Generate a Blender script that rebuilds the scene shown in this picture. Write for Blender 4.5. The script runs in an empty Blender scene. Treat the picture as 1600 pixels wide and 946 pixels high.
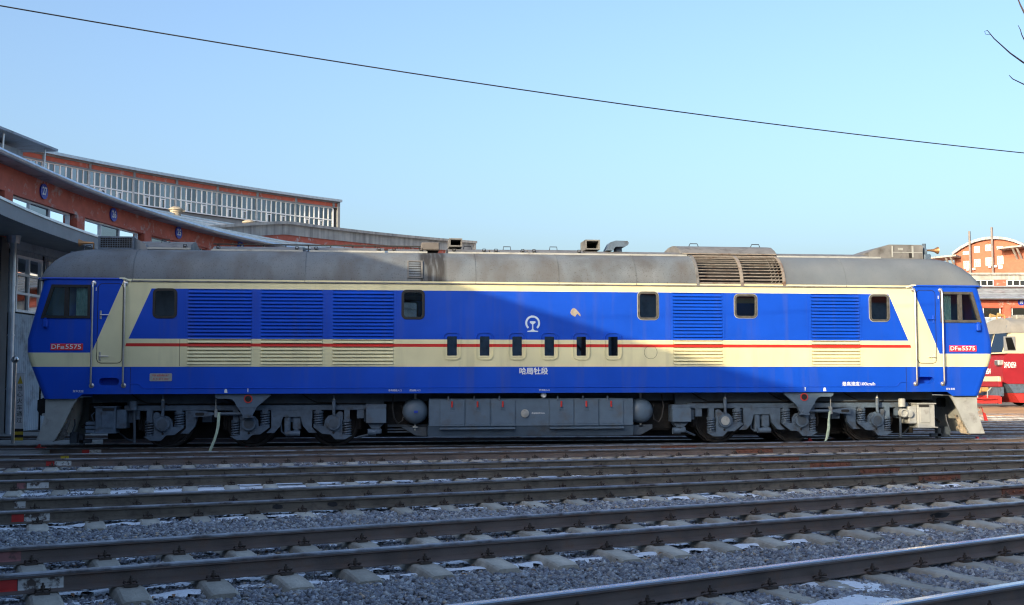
import bpy, bmesh, math, random
import numpy as np
from mathutils import Vector, Matrix
R = math.radians
random.seed(7)
rng = np.random.default_rng(7)
scene = bpy.context.scene
COL = scene.collection

# ------------------------------------------------------------------ camera, sky, sun, exposure
cam_d = bpy.data.cameras.new('camera'); cam = bpy.data.objects.new('camera', cam_d); COL.objects.link(cam)
cam.location = (0, -26.503, 1.431)
_yaw, _pitch, _roll = R(6.904), R(3.928), R(-0.094)
_fw = Vector((math.sin(_yaw)*math.cos(_pitch), math.cos(_yaw)*math.cos(_pitch), math.sin(_pitch)))
_rt = Vector((math.cos(_yaw), -math.sin(_yaw), 0)); _up = _rt.cross(_fw)
_r2 = _rt*math.cos(_roll)+_up*math.sin(_roll); _u2 = _up*math.cos(_roll)-_rt*math.sin(_roll)
cam.rotation_euler = Matrix((_r2, _u2, -_fw)).transposed().to_euler()
cam_d.sensor_width = 36; cam_d.lens = 36*1781.1/1600
cam_d.clip_start = 0.1; cam_d.clip_end = 2000
scene.camera = cam

SUN_EL, SUN_AZ = R(15.5), R(225)          # the sun stands behind the camera's left shoulder
world = bpy.data.worlds.new('World'); scene.world = world; world.use_nodes = True
_nt = world.node_tree; _bg = _nt.nodes['Background']
sky = _nt.nodes.new('ShaderNodeTexSky'); sky.sky_type = 'NISHITA'; sky.sun_disc = False
sky.sun_elevation = SUN_EL; sky.sun_rotation = SUN_AZ
sky.altitude = 0; sky.air_density = 1.0; sky.dust_density = 5.2; sky.ozone_density = 2.9
_nt.links.new(sky.outputs[0], _bg.inputs[0]); _bg.inputs[1].default_value = 0.15

sun_d = bpy.data.lights.new('sun', 'SUN'); sun = bpy.data.objects.new('sun', sun_d); COL.objects.link(sun)
sun_d.energy = 2.4; sun_d.angle = R(0.55); sun_d.color = (1.0, 0.80, 0.52)
_sd = Vector((math.sin(SUN_AZ)*math.cos(SUN_EL), math.cos(SUN_AZ)*math.cos(SUN_EL), math.sin(SUN_EL)))
sun.rotation_euler = _sd.to_track_quat('Z', 'Y').to_euler()
sun.location = (-20, -20, 30)

scene.view_settings.view_transform = 'Standard'; scene.view_settings.look = 'None'
scene.view_settings.gamma = 1; scene.view_settings.use_curve_mapping = False
scene.view_settings.exposure = 1.33
scene.render.engine = 'CYCLES'
scene.cycles.use_denoising = True
scene.cycles.max_bounces = 8; scene.cycles.transparent_max_bounces = 12
scene.cycles.sample_clamp_indirect = 8
scene.cycles.filter_width = 1.2 if hasattr(scene.cycles, 'filter_width') else 1.5

# ------------------------------------------------------------------ materials
MATS = {}
def _new(name):
    m = bpy.data.materials.new(name); m.use_nodes = True
    nt = m.node_tree; b = nt.nodes['Principled BSDF']; MATS[name] = m
    return m, nt, b
def mat(name, col, rough=.6, metal=0, var=.12, scale=6, bump=0, bscale=60, spots=None, spec=.5, streak=None, col2=None, coat=0, rnd=0):
    """plain painted / stone / metal surface: base colour broken up by noise, optional second colour in blotches, drip streaks, bump"""
    m, nt, b = _new(name); N, L = nt.nodes, nt.links
    tc = N.new('ShaderNodeTexCoord')
    n1 = N.new('ShaderNodeTexNoise'); n1.inputs['Scale'].default_value = scale; n1.inputs['Detail'].default_value = 6
    L.new(tc.outputs['Object'], n1.inputs['Vector'])
    mr = N.new('ShaderNodeMapRange'); mr.inputs['From Min'].default_value = .3; mr.inputs['From Max'].default_value = .7
    mr.inputs['To Min'].default_value = 1-var; mr.inputs['To Max'].default_value = 1+var
    L.new(n1.outputs['Fac'], mr.inputs['Value'])
    mx = N.new('ShaderNodeMix'); mx.data_type = 'RGBA'; mx.blend_type = 'MULTIPLY'; mx.inputs['Factor'].default_value = 1
    mx.inputs['A'].default_value = (*col, 1); L.new(mr.outputs['Result'], mx.inputs['B'])
    out = mx.outputs['Result']
    if rnd:
        oi = N.new('ShaderNodeObjectInfo'); rr = N.new('ShaderNodeMapRange'); rr.inputs['To Min'].default_value = 1-rnd; rr.inputs['To Max'].default_value = 1+rnd; L.new(oi.outputs['Random'], rr.inputs['Value'])
        m0 = N.new('ShaderNodeMix'); m0.data_type = 'RGBA'; m0.blend_type = 'MULTIPLY'; m0.inputs['Factor'].default_value = 1; L.new(out, m0.inputs['A']); L.new(rr.outputs['Result'], m0.inputs['B']); out = m0.outputs['Result']
    if col2:
        c2, sc2, lo, hi = col2
        n2 = N.new('ShaderNodeTexNoise'); n2.inputs['Scale'].default_value = sc2; n2.inputs['Detail'].default_value = 8; n2.inputs['Roughness'].default_value = .65
        L.new(tc.outputs['Object'], n2.inputs['Vector'])
        r2 = N.new('ShaderNodeMapRange'); r2.inputs['From Min'].default_value = lo; r2.inputs['From Max'].default_value = hi
        L.new(n2.outputs['Fac'], r2.inputs['Value'])
        m2 = N.new('ShaderNodeMix'); m2.data_type = 'RGBA'; m2.inputs['B'].default_value = (*c2, 1)
        L.new(out, m2.inputs['A']); L.new(r2.outputs['Result'], m2.inputs['Factor']); out = m2.outputs['Result']
    if streak:
        c3, sx, lo, hi = streak
        mp = N.new('ShaderNodeMapping'); mp.inputs['Scale'].default_value = (sx, sx, sx*.07); L.new(tc.outputs['Object'], mp.inputs['Vector'])
        n3 = N.new('ShaderNodeTexNoise'); n3.inputs['Scale'].default_value = 1; n3.inputs['Detail'].default_value = 5; L.new(mp.outputs['Vector'], n3.inputs['Vector'])
        r3 = N.new('ShaderNodeMapRange'); r3.inputs['From Min'].default_value = lo; r3.inputs['From Max'].default_value = hi
        L.new(n3.outputs['Fac'], r3.inputs['Value'])
        m3 = N.new('ShaderNodeMix'); m3.data_type = 'RGBA'; m3.inputs['B'].default_value = (*c3, 1)
        L.new(out, m3.inputs['A']); L.new(r3.outputs['Result'], m3.inputs['Factor']); out = m3.outputs['Result']
    L.new(out, b.inputs['Base Color'])
    b.inputs['Roughness'].default_value = rough; b.inputs['Metallic'].default_value = metal; b.inputs['Specular IOR Level'].default_value = spec
    if coat: b.inputs['Coat Weight'].default_value = coat; b.inputs['Coat Roughness'].default_value = .15
    if bump:
        nb = N.new('ShaderNodeTexNoise'); nb.inputs['Scale'].default_value = bscale; nb.inputs['Detail'].default_value = 5
        L.new(tc.outputs['Object'], nb.inputs['Vector'])
        bp = N.new('ShaderNodeBump'); bp.inputs['Strength'].default_value = bump; bp.inputs['Distance'].default_value = .02
        L.new(nb.outputs['Fac'], bp.inputs['Height']); L.new(bp.outputs['Normal'], b.inputs['Normal'])
    return m
def glass(name, tint, refl=.12, rough=.02):
    m, nt, b = _new(name); N, L = nt.nodes, nt.links; N.remove(b)
    tr = N.new('ShaderNodeBsdfTransparent'); tr.inputs['Color'].default_value = (*tint, 1)
    gl = N.new('ShaderNodeBsdfGlossy'); gl.inputs['Roughness'].default_value = rough; gl.inputs['Color'].default_value = (.9, .95, 1, 1)
    fr = N.new('ShaderNodeFresnel'); fr.inputs['IOR'].default_value = 1.5
    ad = N.new('ShaderNodeMath'); ad.operation = 'ADD'; ad.inputs[1].default_value = refl-.04; ad.use_clamp = True; L.new(fr.outputs[0], ad.inputs[0])
    mx = N.new('ShaderNodeMixShader'); L.new(ad.outputs[0], mx.inputs[0]); L.new(tr.outputs[0], mx.inputs[1]); L.new(gl.outputs[0], mx.inputs[2])
    L.new(mx.outputs[0], N['Material Output'].inputs['Surface'])
    return m
GREY = mat('underframe_grey', (.06, .08, .105), .6, var=.2, scale=5, col2=((.05, .045, .04), 3, .5, .75), bump=.15, bscale=40)
GREY2 = mat('bogie_grey', (.082, .12, .17), .55, var=.2, scale=7, col2=((.055, .05, .045), 5, .52, .72), bump=.15, bscale=50)
TANKG = mat('tank_grey', (.092, .138, .195), .5, var=.12, scale=4, col2=((.09, .08, .07), 2.5, .52, .8), bump=.06, bscale=30)
LGREY = mat('light_grey_paint', (.34, .355, .345), .55, var=.12, scale=5, col2=((.14, .12, .10), 4, .55, .8))
BLACK = mat('black_rubber', (.012, .012, .013), .6, var=.3, scale=20)
DARK = mat('soot_and_shade_black', (.018, .017, .017), .85, var=.3, scale=8)  # also painted where only shade lies, under the frame and in holes
WHEEL = mat('wheel_steel', (.045, .042, .042), .55, .3, var=.25, scale=9, col2=((.025, .018, .015), 6, .5, .7))
STEEL = mat('bright_steel', (.55, .54, .52), .28, 1, var=.1, scale=12)
CHROME = mat('handrail_steel', (.62, .58, .54), .3, .85, var=.08, scale=10)
REDP = mat('red_paint', (.5, .035, .03), .5, var=.15, scale=8)
WHITEP = mat('white_paint', (.75, .77, .78), .5, var=.06, scale=30)
YELLOWP = mat('yellow_paint', (.62, .45, .04), .55, var=.15, scale=20)
PLATE = mat('brushed_plate', (.42, .41, .38), .4, .4, var=.15, scale=30)
CURTAIN = mat('curtain_cloth', (.42, .45, .44), .9, var=.15, scale=15)
TEAL = mat('cab_teal', (.30, .72, .69), .6, var=.1, scale=5)
INNER = mat('engine_room_green', (.10, .12, .11), .7, var=.2, scale=3)
GLASS = glass('window_glass', (.55, .62, .63), .10)
CABGLASS = glass('cab_glass', (.70, .98, .96), .15)
DGLASS = glass('dark_glass', (.16, .19, .21), .22)
RAIL = mat('rail_rust', (.165, .132, .118), .62, .25, var=.25, scale=3, col2=((.18, .115, .085), 6, .5, .72), bump=.2, bscale=90)
RAILO = mat('rail_olive_rust', (.155, .132, .105), .65, .2, var=.25, scale=3, col2=((.07, .06, .05), 8, .5, .72), bump=.2, bscale=90)
HEAD = mat('rail_head_steel', (.36, .375, .40), .36, .8, var=.25, scale=7, col2=((.13, .105, .095), 3, .46, .66))
HEAD1 = mat('rail_head_polished', (.55, .58, .63), .22, .95, var=.1, scale=6)
RUST = mat('fishplate_rust', (.17, .07, .045), .75, .1, var=.3, scale=15, bump=.3, bscale=80)
CLIP = mat('clip_iron', (.085, .065, .055), .7, .3, var=.3, scale=30)
CONC = mat('sleeper_concrete', (.44, .41, .35), .85, var=.18, scale=9, col2=((.27, .25, .215), 6, .48, .75), bump=.4, bscale=45, rnd=.22)
SNOW = mat('old_snow', (.80, .83, .88), .7, var=.06, scale=20, col2=((.35, .35, .36), 9, .58, .75), bump=.5, bscale=40)
def livery():
    m, nt, b = _new('livery_paint'); N, L = nt.nodes, nt.links
    tc = N.new('ShaderNodeTexCoord'); m['needs_object'] = 1
    sp = N.new('ShaderNodeSeparateXYZ'); L.new(tc.outputs['Object'], sp.inputs[0])
    def M(op, a, bb=None):
        n = N.new('ShaderNodeMath'); n.operation = op
        for i, v in enumerate((a, bb)):
            if v is None: continue
            if isinstance(v, (int, float)): n.inputs[i].default_value = v
            else: L.new(v, n.inputs[i])
        return n.outputs[0]
    ax = M('ABSOLUTE', sp.outputs['X']); z = sp.outputs['Z']
    gt = lambda a, c: M('GREATER_THAN', a, c)
    lt = lambda a, c: M('LESS_THAN', a, c)
    d1 = M('ADD', M('MULTIPLY', M('SUBTRACT', 3.60, z), .635/1.565), 8.765)
    d2 = M('ADD', M('MULTIPLY', M('SUBTRACT', 3.40, z), .455/1.07), 8.20)
    low = lt(z, 1.738)
    cab = M('MULTIPLY', gt(ax, d1), gt(z, 2.035))
    mid = M('MULTIPLY', M('MULTIPLY', gt(z, 2.332), lt(z, 3.398)), lt(ax, d2))
    blue = M('MAXIMUM', M('MAXIMUM', low, cab), mid)
    red = M('MULTIPLY', M('MULTIPLY', gt(z, 2.168), lt(z, 2.236)), lt(ax, M('ADD', M('MULTIPLY', M('SUBTRACT', 2.3, z), .3), 8.68)))
    nz = N.new('ShaderNodeTexNoise'); nz.inputs['Scale'].default_value = 1.3; nz.inputs['Detail'].default_value = 8; L.new(tc.outputs['Object'], nz.inputs['Vector'])
    mr = N.new('ShaderNodeMapRange'); mr.inputs['From Min'].default_value = .3; mr.inputs['From Max'].default_value = .7; mr.inputs['To Min'].default_value = .9; mr.inputs['To Max'].default_value = 1.07
    L.new(nz.outputs['Fac'], mr.inputs['Value'])
    def mix(f, A, B):
        x = N.new('ShaderNodeMix'); x.data_type = 'RGBA'
        for k, v in (('A', A), ('B', B)):
            if isinstance(v, tuple): x.inputs[k].default_value = (*v, 1)
            else: L.new(v, x.inputs[k])
        L.new(f, x.inputs['Factor']); return x.outputs['Result']
    c = mix(blue, (.76, .70, .43), (.005, .068, .52))
    c = mix(red, c, (.56, .028, .022))
    # grime: soft drip streaks and small chips, with shapes of their own
    mp = N.new('ShaderNodeMapping'); mp.inputs['Scale'].default_value = (5, 5, .35); L.new(tc.outputs['Object'], mp.inputs['Vector'])
    n3 = N.new('ShaderNodeTexNoise'); n3.inputs['Scale'].default_value = 1; n3.inputs['Detail'].default_value = 6; L.new(mp.outputs[0], n3.inputs['Vector'])
    r3 = N.new('ShaderNodeMapRange'); r3.inputs['From Min'].default_value = .52; r3.inputs['From Max'].default_value = .85; r3.inputs['To Max'].default_value = .26; L.new(n3.outputs['Fac'], r3.inputs['Value'])
    c = mix(r3.outputs['Result'], c, (.12, .115, .10))
    n4 = N.new('ShaderNodeTexNoise'); n4.inputs['Scale'].default_value = 26; n4.inputs['Detail'].default_value = 3; L.new(tc.outputs['Object'], n4.inputs['Vector'])
    r4 = N.new('ShaderNodeMapRange'); r4.inputs['From Min'].default_value = .735; r4.inputs['From Max'].default_value = .765; r4.inputs['To Max'].default_value = .55; L.new(n4.outputs['Fac'], r4.inputs['Value'])
    c = mix(r4.outputs['Result'], c, (.10, .085, .07))
    x = N.new('ShaderNodeMix'); x.data_type = 'RGBA'; x.blend_type = 'MULTIPLY'; x.inputs['Factor'].default_value = 1
    L.new(c, x.inputs['A']); L.new(mr.outputs['Result'], x.inputs['B']); L.new(x.outputs['Result'], b.inputs['Base Color'])
    b.inputs['Roughness'].default_value = .36; b.inputs['Specular IOR Level'].default_value = .3
    nb = N.new('ShaderNodeTexNoise'); nb.inputs['Scale'].default_value = 2.2; nb.inputs['Detail'].default_value = 2; L.new(tc.outputs['Object'], nb.inputs['Vector'])
    bp = N.new('ShaderNodeBump'); bp.inputs['Strength'].default_value = .3; bp.inputs['Distance'].default_value = .02; L.new(nb.outputs['Fac'], bp.inputs['Height']); L.new(bp.outputs['Normal'], b.inputs['Normal'])
    return m, tc
LIV, LIV_TC = livery()
def roofmat():
    m, nt, b = _new('roof_grey_sooty'); N, L = nt.nodes, nt.links
    tc = N.new('ShaderNodeTexCoord')
    def noise(sc, det=6, mapping=None):
        n = N.new('ShaderNodeTexNoise'); n.inputs['Scale'].default_value = sc; n.inputs['Detail'].default_value = det
        if mapping:
            mp = N.new('ShaderNodeMapping'); mp.inputs['Scale'].default_value = mapping; L.new(tc.outputs['Object'], mp.inputs['Vector']); L.new(mp.outputs[0], n.inputs['Vector'])
        else: L.new(tc.outputs['Object'], n.inputs['Vector'])
        return n.outputs['Fac']
    def rmp(v, lo, hi, a=0, c=1):
        r = N.new('ShaderNodeMapRange'); r.inputs['From Min'].default_value = lo; r.inputs['From Max'].default_value = hi; r.inputs['To Min'].default_value = a; r.inputs['To Max'].default_value = c
        if isinstance(v, float): r.inputs['Value'].default_value = v
        else: L.new(v, r.inputs['Value'])
        return r.outputs['Result']
    def mix(f, A, B):
        x = N.new('ShaderNodeMix'); x.data_type = 'RGBA'
        for k, v in (('A', A), ('B', B)):
            if isinstance(v, tuple): x.inputs[k].default_value = (*v, 1)
            else: L.new(v, x.inputs[k])
        L.new(f, x.inputs['Factor']); return x.outputs['Result']
    def mth(op, a, c):
        n = N.new('ShaderNodeMath'); n.operation = op
        for i, v in enumerate((a, c)):
            if isinstance(v, (int, float)): n.inputs[i].default_value = v
            else: L.new(v, n.inputs[i])
        n.use_clamp = True
        return n.outputs[0]
    sp = N.new('ShaderNodeSeparateXYZ'); L.new(tc.outputs['Object'], sp.inputs[0])
    c = mix(rmp(noise(1.5), .3, .7), (.12, .145, .172), (.16, .182, .202))
    # soot specks thrown by the exhaust lie over the middle of the roof
    near = rmp(sp.outputs['X'], 3.6, 6.5, 1, .25)
    c = mix(mth('MULTIPLY', rmp(noise(38, 6), .585, .66, 0, .55), near), c, (.05, .047, .043))
    c = mix(mth('MULTIPLY', rmp(noise(1, 6, (2.2, 2.2, 0.8)), .42, .72, 0, .65), near), c, (.085, .072, .06))
    # washed-down soot patch under the exhaust stack
    def band(a, w, k):
        s = mth('SUBTRACT', sp.outputs['X'], a); n = N.new('ShaderNodeMath'); n.operation = 'ABSOLUTE'; L.new(mth_raw('SUBTRACT', sp.outputs['X'], a), n.inputs[0])
        return rmp(n.outputs[0], w, w*.72, 0, k)
    def mth_raw(op, a, c):
        n = N.new('ShaderNodeMath'); n.operation = op
        for i, v in enumerate((a, c)):
            if isinstance(v, (int, float)): n.inputs[i].default_value = v
            else: L.new(v, n.inputs[i])
        return n.outputs[0]
    st = mth('MULTIPLY', band(-2.24, .33, .97), rmp(noise(1, 6, (14, 3, 1.2)), .2, .5))
    c = mix(st, c, (.035, .034, .034))
    st2 = mth('MULTIPLY', band(1.9, 1.2, .6), rmp(noise(1, 6, (2, 3, 1.5)), .4, .75))
    c = mix(st2, c, (.06, .055, .05))
    L.new(c, b.inputs['Base Color']); b.inputs['Roughness'].default_value = .62; b.inputs['Specular IOR Level'].default_value = .35
    bp = N.new('ShaderNodeBump'); bp.inputs['Strength'].default_value = .1; bp.inputs['Distance'].default_value = .02
    L.new(noise(3.0, 3), bp.inputs['Height']); L.new(bp.outputs['Normal'], b.inputs['Normal'])
    return m
ROOF = roofmat()
ROOFD = mat('roof_hatch_grey', (.16, .16, .158), .65, var=.2, scale=4, col2=((.07, .063, .058), 5, .5, .75))
RUSTY = mat('grille_rusty_grey', (.22, .195, .17), .65, var=.2, scale=9, col2=((.13, .07, .04), 7, .52, .7))

# ------------------------------------------------------------------ mesh helpers
class MB:
    def __init__(s): s.v = []; s.f = []
    def add(s, vs, fs):
        o = len(s.v); s.v += [tuple(map(float, p)) for p in vs]; s.f += [tuple(i+o for i in q) for q in fs]; return s
    def box(s, x0, x1, y0, y1, z0, z1, c=0):
        if x0 > x1: x0, x1 = x1, x0
        if y0 > y1: y0, y1 = y1, y0
        if z0 > z1: z0, z1 = z1, z0
        if not c:
            return s.add([(x0,y0,z0),(x1,y0,z0),(x1,y1,z0),(x0,y1,z0),(x0,y0,z1),(x1,y0,z1),(x1,y1,z1),(x0,y1,z1)],
                         [(3,2,1,0),(4,5,6,7),(0,1,5,4),(1,2,6,5),(2,3,7,6),(3,0,4,7)])
        X = (x0, x0+c, x1-c, x1); Y = (y0, y0+c, y1-c, y1); Z = (z0, z0+c, z1-c, z1)
        vs = []; idx = {}
        for sx in (0, 1):
            for sy in (0, 1):
                for sz in (0, 1):
                    i = (0, 3)[sx]; j = (0, 3)[sy]; k = (0, 3)[sz]; a = (1, 2)[sx]; b = (1, 2)[sy]; d = (1, 2)[sz]
                    for w, p in (('x', (X[i], Y[b], Z[d])), ('y', (X[a], Y[j], Z[d])), ('z', (X[a], Y[b], Z[k]))):
                        idx[(sx, sy, sz, w)] = len(vs); vs.append(p)
        g = lambda a, b, d, w: idx[(a, b, d, w)]
        fs = [(g(0,0,0,'x'),g(0,0,1,'x'),g(0,1,1,'x'),g(0,1,0,'x')), (g(1,0,0,'x'),g(1,1,0,'x'),g(1,1,1,'x'),g(1,0,1,'x')),
              (g(0,0,0,'y'),g(1,0,0,'y'),g(1,0,1,'y'),g(0,0,1,'y')), (g(0,1,0,'y'),g(0,1,1,'y'),g(1,1,1,'y'),g(1,1,0,'y')),
              (g(0,0,0,'z'),g(0,1,0,'z'),g(1,1,0,'z'),g(1,0,0,'z')), (g(0,0,1,'z'),g(1,0,1,'z'),g(1,1,1,'z'),g(0,1,1,'z'))]
        for a in (0, 1):
            for b in (0, 1):
                fs += [(g(0,a,b,'y'),g(1,a,b,'y'),g(1,a,b,'z'),g(0,a,b,'z')), (g(a,0,b,'x'),g(a,1,b,'x'),g(a,1,b,'z'),g(a,0,b,'z')), (g(a,b,0,'x'),g(a,b,1,'x'),g(a,b,1,'y'),g(a,b,0,'y'))]
                fs += [(g(0,a,b,'x'),g(0,a,b,'y'),g(0,a,b,'z')), (g(1,a,b,'x'),g(1,a,b,'y'),g(1,a,b,'z'))]
        return s.add(vs, fs)
    def prism(s, poly, a0, a1, axis='y'):
        """2-D outline extruded along an axis; 'y': poly is (x,z), 'x': poly is (y,z), 'z': poly is (x,y)"""
        n = len(poly)
        def P(p, a): return {'y': (p[0], a, p[1]), 'x': (a, p[0], p[1]), 'z': (p[0], p[1], a)}[axis]
        vs = [P(p, a0) for p in poly]+[P(p, a1) for p in poly]
        fs = [tuple(range(n)), tuple(range(2*n-1, n-1, -1))]+[(i, i+n, (i+1) % n+n, (i+1) % n) for i in range(n)]
        return s.add(vs, fs)
    def ring(s, outer, inner, a0, a1, axis='y'):
        n = len(outer)
        def P(p, a): return {'y': (p[0], a, p[1]), 'x': (a, p[0], p[1]), 'z': (p[0], p[1], a)}[axis]
        vs = [P(p, a0) for p in outer]+[P(p, a0) for p in inner]+[P(p, a1) for p in outer]+[P(p, a1) for p in inner]
        fs = []
        for i in range(n):
            j = (i+1) % n
            fs += [(i, j, n+j, n+i), (2*n+i, 3*n+i, 3*n+j, 2*n+j), (i, 2*n+i, 2*n+j, j), (n+i, n+j, 3*n+j, 3*n+i)]
        return s.add(vs, fs)
    def tube(s, pts, r, n=8, closed=False):
        pts = [Vector(p) for p in pts]; m = len(pts); rr = r if isinstance(r, (list, tuple)) else [r]*m
        t0 = (pts[1]-pts[0]).normalized(); up = Vector((0, 0, 1)) if abs(t0.z) < .9 else Vector((1, 0, 0))
        u = t0.cross(up).normalized(); vs = []
        for i, p in enumerate(pts):
            t = (pts[min(i+1, m-1)]-pts[max(i-1, 0)])
            t = t.normalized() if t.length > 1e-9 else t0
            u = (u-t*u.dot(t)); u = u.normalized() if u.length > 1e-6 else t.orthogonal().normalized()
            w = t.cross(u)
            for k in range(n):
                a = 2*math.pi*k/n; vs.append(p+(u*math.cos(a)+w*math.sin(a))*rr[i])
        fs = [(i*n+k, i*n+(k+1) % n, (i+1)*n+(k+1) % n, (i+1)*n+k) for i in range(m-1) for k in range(n)]
        fs += [tuple(range(n-1, -1, -1)), tuple((m-1)*n+k for k in range(n))]
        return s.add(vs, fs)
    def cyl(s, p0, p1, r0, r1=None, n=16): return s.tube([p0, p1], [r0, r0 if r1 is None else r1], n)
    def lathe(s, prof, c, axis='y', n=24):
        """prof: (radius, position along axis) from c"""
        vs = []
        for r, a in prof:
            for k in range(n):
                t = 2*math.pi*k/n; q = (r*math.cos(t), r*math.sin(t))
                vs.append({'y': (c[0]+q[0], c[1]+a, c[2]+q[1]), 'x': (c[0]+a, c[1]+q[0], c[2]+q[1]), 'z': (c[0]+q[0], c[1]+q[1], c[2]+a)}[axis])
        m = len(prof)
        fs = [(i*n+k, i*n+(k+1) % n, (i+1)*n+(k+1) % n, (i+1)*n+k) for i in range(m-1) for k in range(n)]
        fs += [tuple(range(n-1, -1, -1)), tuple((m-1)*n+k for k in range(n))]
        return s.add(vs, fs)
    def grid(s, P):
        a = len(P); b = len(P[0])
        return s.add([q for row in P for q in row], [(i*b+j, i*b+j+1, (i+1)*b+j+1, (i+1)*b+j) for i in range(a-1) for j in range(b-1)])
    def mesh(s, name, mat=None, smooth=35):
        me = bpy.data.meshes.new(name); me.from_pydata(s.v, [], s.f)
        bm = bmesh.new(); bm.from_mesh(me); bmesh.ops.recalc_face_normals(bm, faces=bm.faces); bm.to_mesh(me); bm.free()
        if smooth:
            me.polygons.foreach_set('use_smooth', [True]*len(me.polygons)); me.set_sharp_from_angle(angle=R(smooth))
        if mat: me.materials.append(mat)
        return me
    def build(s, name, mat, parent=None, smooth=35, **kw): return link(name, s.mesh(name, mat, smooth), parent, **kw)
def link(name, me, parent=None, loc=None, rot=None, label=None, cat=None, group=None, kind=None):
    o = bpy.data.objects.new(name, me); COL.objects.link(o)
    if parent: o.parent = parent
    if loc: o.location = loc
    if rot: o.rotation_euler = rot
    if label: o['label'] = label
    if cat: o['category'] = cat
    if group: o['group'] = group
    if kind: o['kind'] = kind
    return o
def empty(name, loc=(0,0,0), rot=(0,0,0), label=None, cat=None, group=None, parent=None):
    o = link(name, None, parent, loc, rot, label, cat, group); o.empty_display_size = .3; return o
def copy(o, parent, loc=None, rot=None):
    c = o.copy(); COL.objects.link(c); c.parent = parent
    if loc is not None: c.location = loc
    if rot is not None: c.rotation_euler = rot
    return c
def rrect(x0, x1, z0, z1, r, n=4):
    if x0 > x1: x0, x1 = x1, x0
    pts = []
    for cx, cz, a in ((x1-r, z1-r, 0), (x0+r, z1-r, 90), (x0+r, z0+r, 180), (x1-r, z0+r, 270)):
        for i in range(n+1):
            t = R(a+90*i/n); pts.append((cx+r*math.cos(t), cz+r*math.sin(t)))
    return pts
def inset(poly, d):
    """shrink a convex outline by d about its own edges"""
    n = len(poly); out = []
    ar = sum(poly[i][0]*poly[(i+1) % n][1]-poly[(i+1) % n][0]*poly[i][1] for i in range(n))
    sg = 1 if ar > 0 else -1
    for i in range(n):
        p0, p1, p2 = Vector(poly[i-1]), Vector(poly[i]), Vector(poly[(i+1) % n])
        e1 = (p1-p0).normalized(); e2 = (p2-p1).normalized()
        n1 = Vector((-e1.y, e1.x))*sg; n2 = Vector((-e2.y, e2.x))*sg
        b = (n1+n2); b = b.normalized(); k = d/max(.3, b.dot(n1)); q = p1+b*k; out.append((q.x, q.y))
    return out
def text_mesh(s, size, mat, origin, ux=(1,0,0), uy=(0,0,1), extr=.003, bold=0, wide=1.0, res=2):
    cu = bpy.data.curves.new('lettering', 'FONT'); cu.body = s; cu.size = size; cu.align_x = 'CENTER'; cu.align_y = 'CENTER'
    cu.extrude = extr; cu.offset = bold; cu.resolution_u = res
    o = bpy.data.objects.new('lettering', cu); COL.objects.link(o)
    dg = bpy.context.evaluated_depsgraph_get()
    me = bpy.data.meshes.new_from_object(o.evaluated_get(dg)); bpy.data.objects.remove(o); bpy.data.curves.remove(cu)
    ux, uy = Vector(ux), Vector(uy); un = ux.cross(uy); og = Vector(origin)
    for v in me.vertices: v.co = og+ux*(v.co.x*wide)+uy*v.co.y+un*v.co.z
    me.materials.clear(); me.materials.append(mat); return me
def wall_mesh(outer, holes, y, name, mat):
    """flat wall in the XZ plane at y with real openings"""
    bm = bmesh.new(); ed = []
    for loop in [outer]+holes:
        vs = [bm.verts.new((p[0], y, p[1])) for p in loop]
        ed += [bm.edges.new((vs[i], vs[(i+1) % len(vs)])) for i in range(len(vs))]
    bmesh.ops.triangle_fill(bm, use_beauty=True, use_dissolve=False, edges=ed)
    bmesh.ops.recalc_face_normals(bm, faces=bm.faces)
    me = bpy.data.meshes.new(name); bm.to_mesh(me); bm.free(); me.materials.append(mat); return me
def helix(mb, cx, cy, z0, z1, r, wire, turns, n=10):
    pts = []
    for i in range(turns*n+1):
        t = i/n; pts.append((cx+r*math.cos(2*math.pi*t), cy+r*math.sin(2*math.pi*t), z0+(z1-z0)*t/turns))
    mb.tube(pts, wire, 6)
CEN = Vector((41.7136, 0, 0)); STEP = R(5.1346)      # centre of the turntable the tracks radiate from, and the angle between two stalls
def pol(Rr, k, z=0):
    t = k*STEP; return (CEN.x-Rr*math.cos(t), Rr*math.sin(t), z)

# ------------------------------------------------------------------ ground
def groundmat():
    m, nt, b = _new('yard_ground'); N, L = nt.nodes, nt.links
    tc = N.new('ShaderNodeTexCoord')
    vo = N.new('ShaderNodeTexVoronoi'); vo.inputs['Scale'].default_value = 24; L.new(tc.outputs['Object'], vo.inputs['Vector'])
    n1 = N.new('ShaderNodeTexNoise'); n1.inputs['Scale'].default_value = .6; n1.inputs['Detail'].default_value = 8; L.new(tc.outputs['Object'], n1.inputs['Vector'])
    r1 = N.new('ShaderNodeMapRange'); r1.inputs['From Min'].default_value = .35; r1.inputs['From Max'].default_value = .65; L.new(n1.outputs['Fac'], r1.inputs['Value'])
    mx = N.new('ShaderNodeMix'); mx.data_type = 'RGBA'; mx.inputs['A'].default_value = (.17, .165, .16, 1); mx.inputs['B'].default_value = (.24, .225, .205, 1); L.new(r1.outputs[0], mx.inputs['Factor'])
    m2 = N.new('ShaderNodeMix'); m2.data_type = 'RGBA'; m2.blend_type = 'MULTIPLY'; m2.inputs['Factor'].default_value = .7
    L.new(mx.outputs['Result'], m2.inputs['A']); L.new(vo.outputs['Color'], m2.inputs['B']); L.new(m2.outputs['Result'], b.inputs['Base Color'])
    b.inputs['Roughness'].default_value = .95
    bp = N.new('ShaderNodeBump'); bp.inputs['Strength'].default_value = .9; bp.inputs['Distance'].default_value = .03
    L.new(vo.outputs['Distance'], bp.inputs['Height']); L.new(bp.outputs['Normal'], b.inputs['Normal'])
    return m
GROUNDM = groundmat()
GZ = -.218
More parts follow.
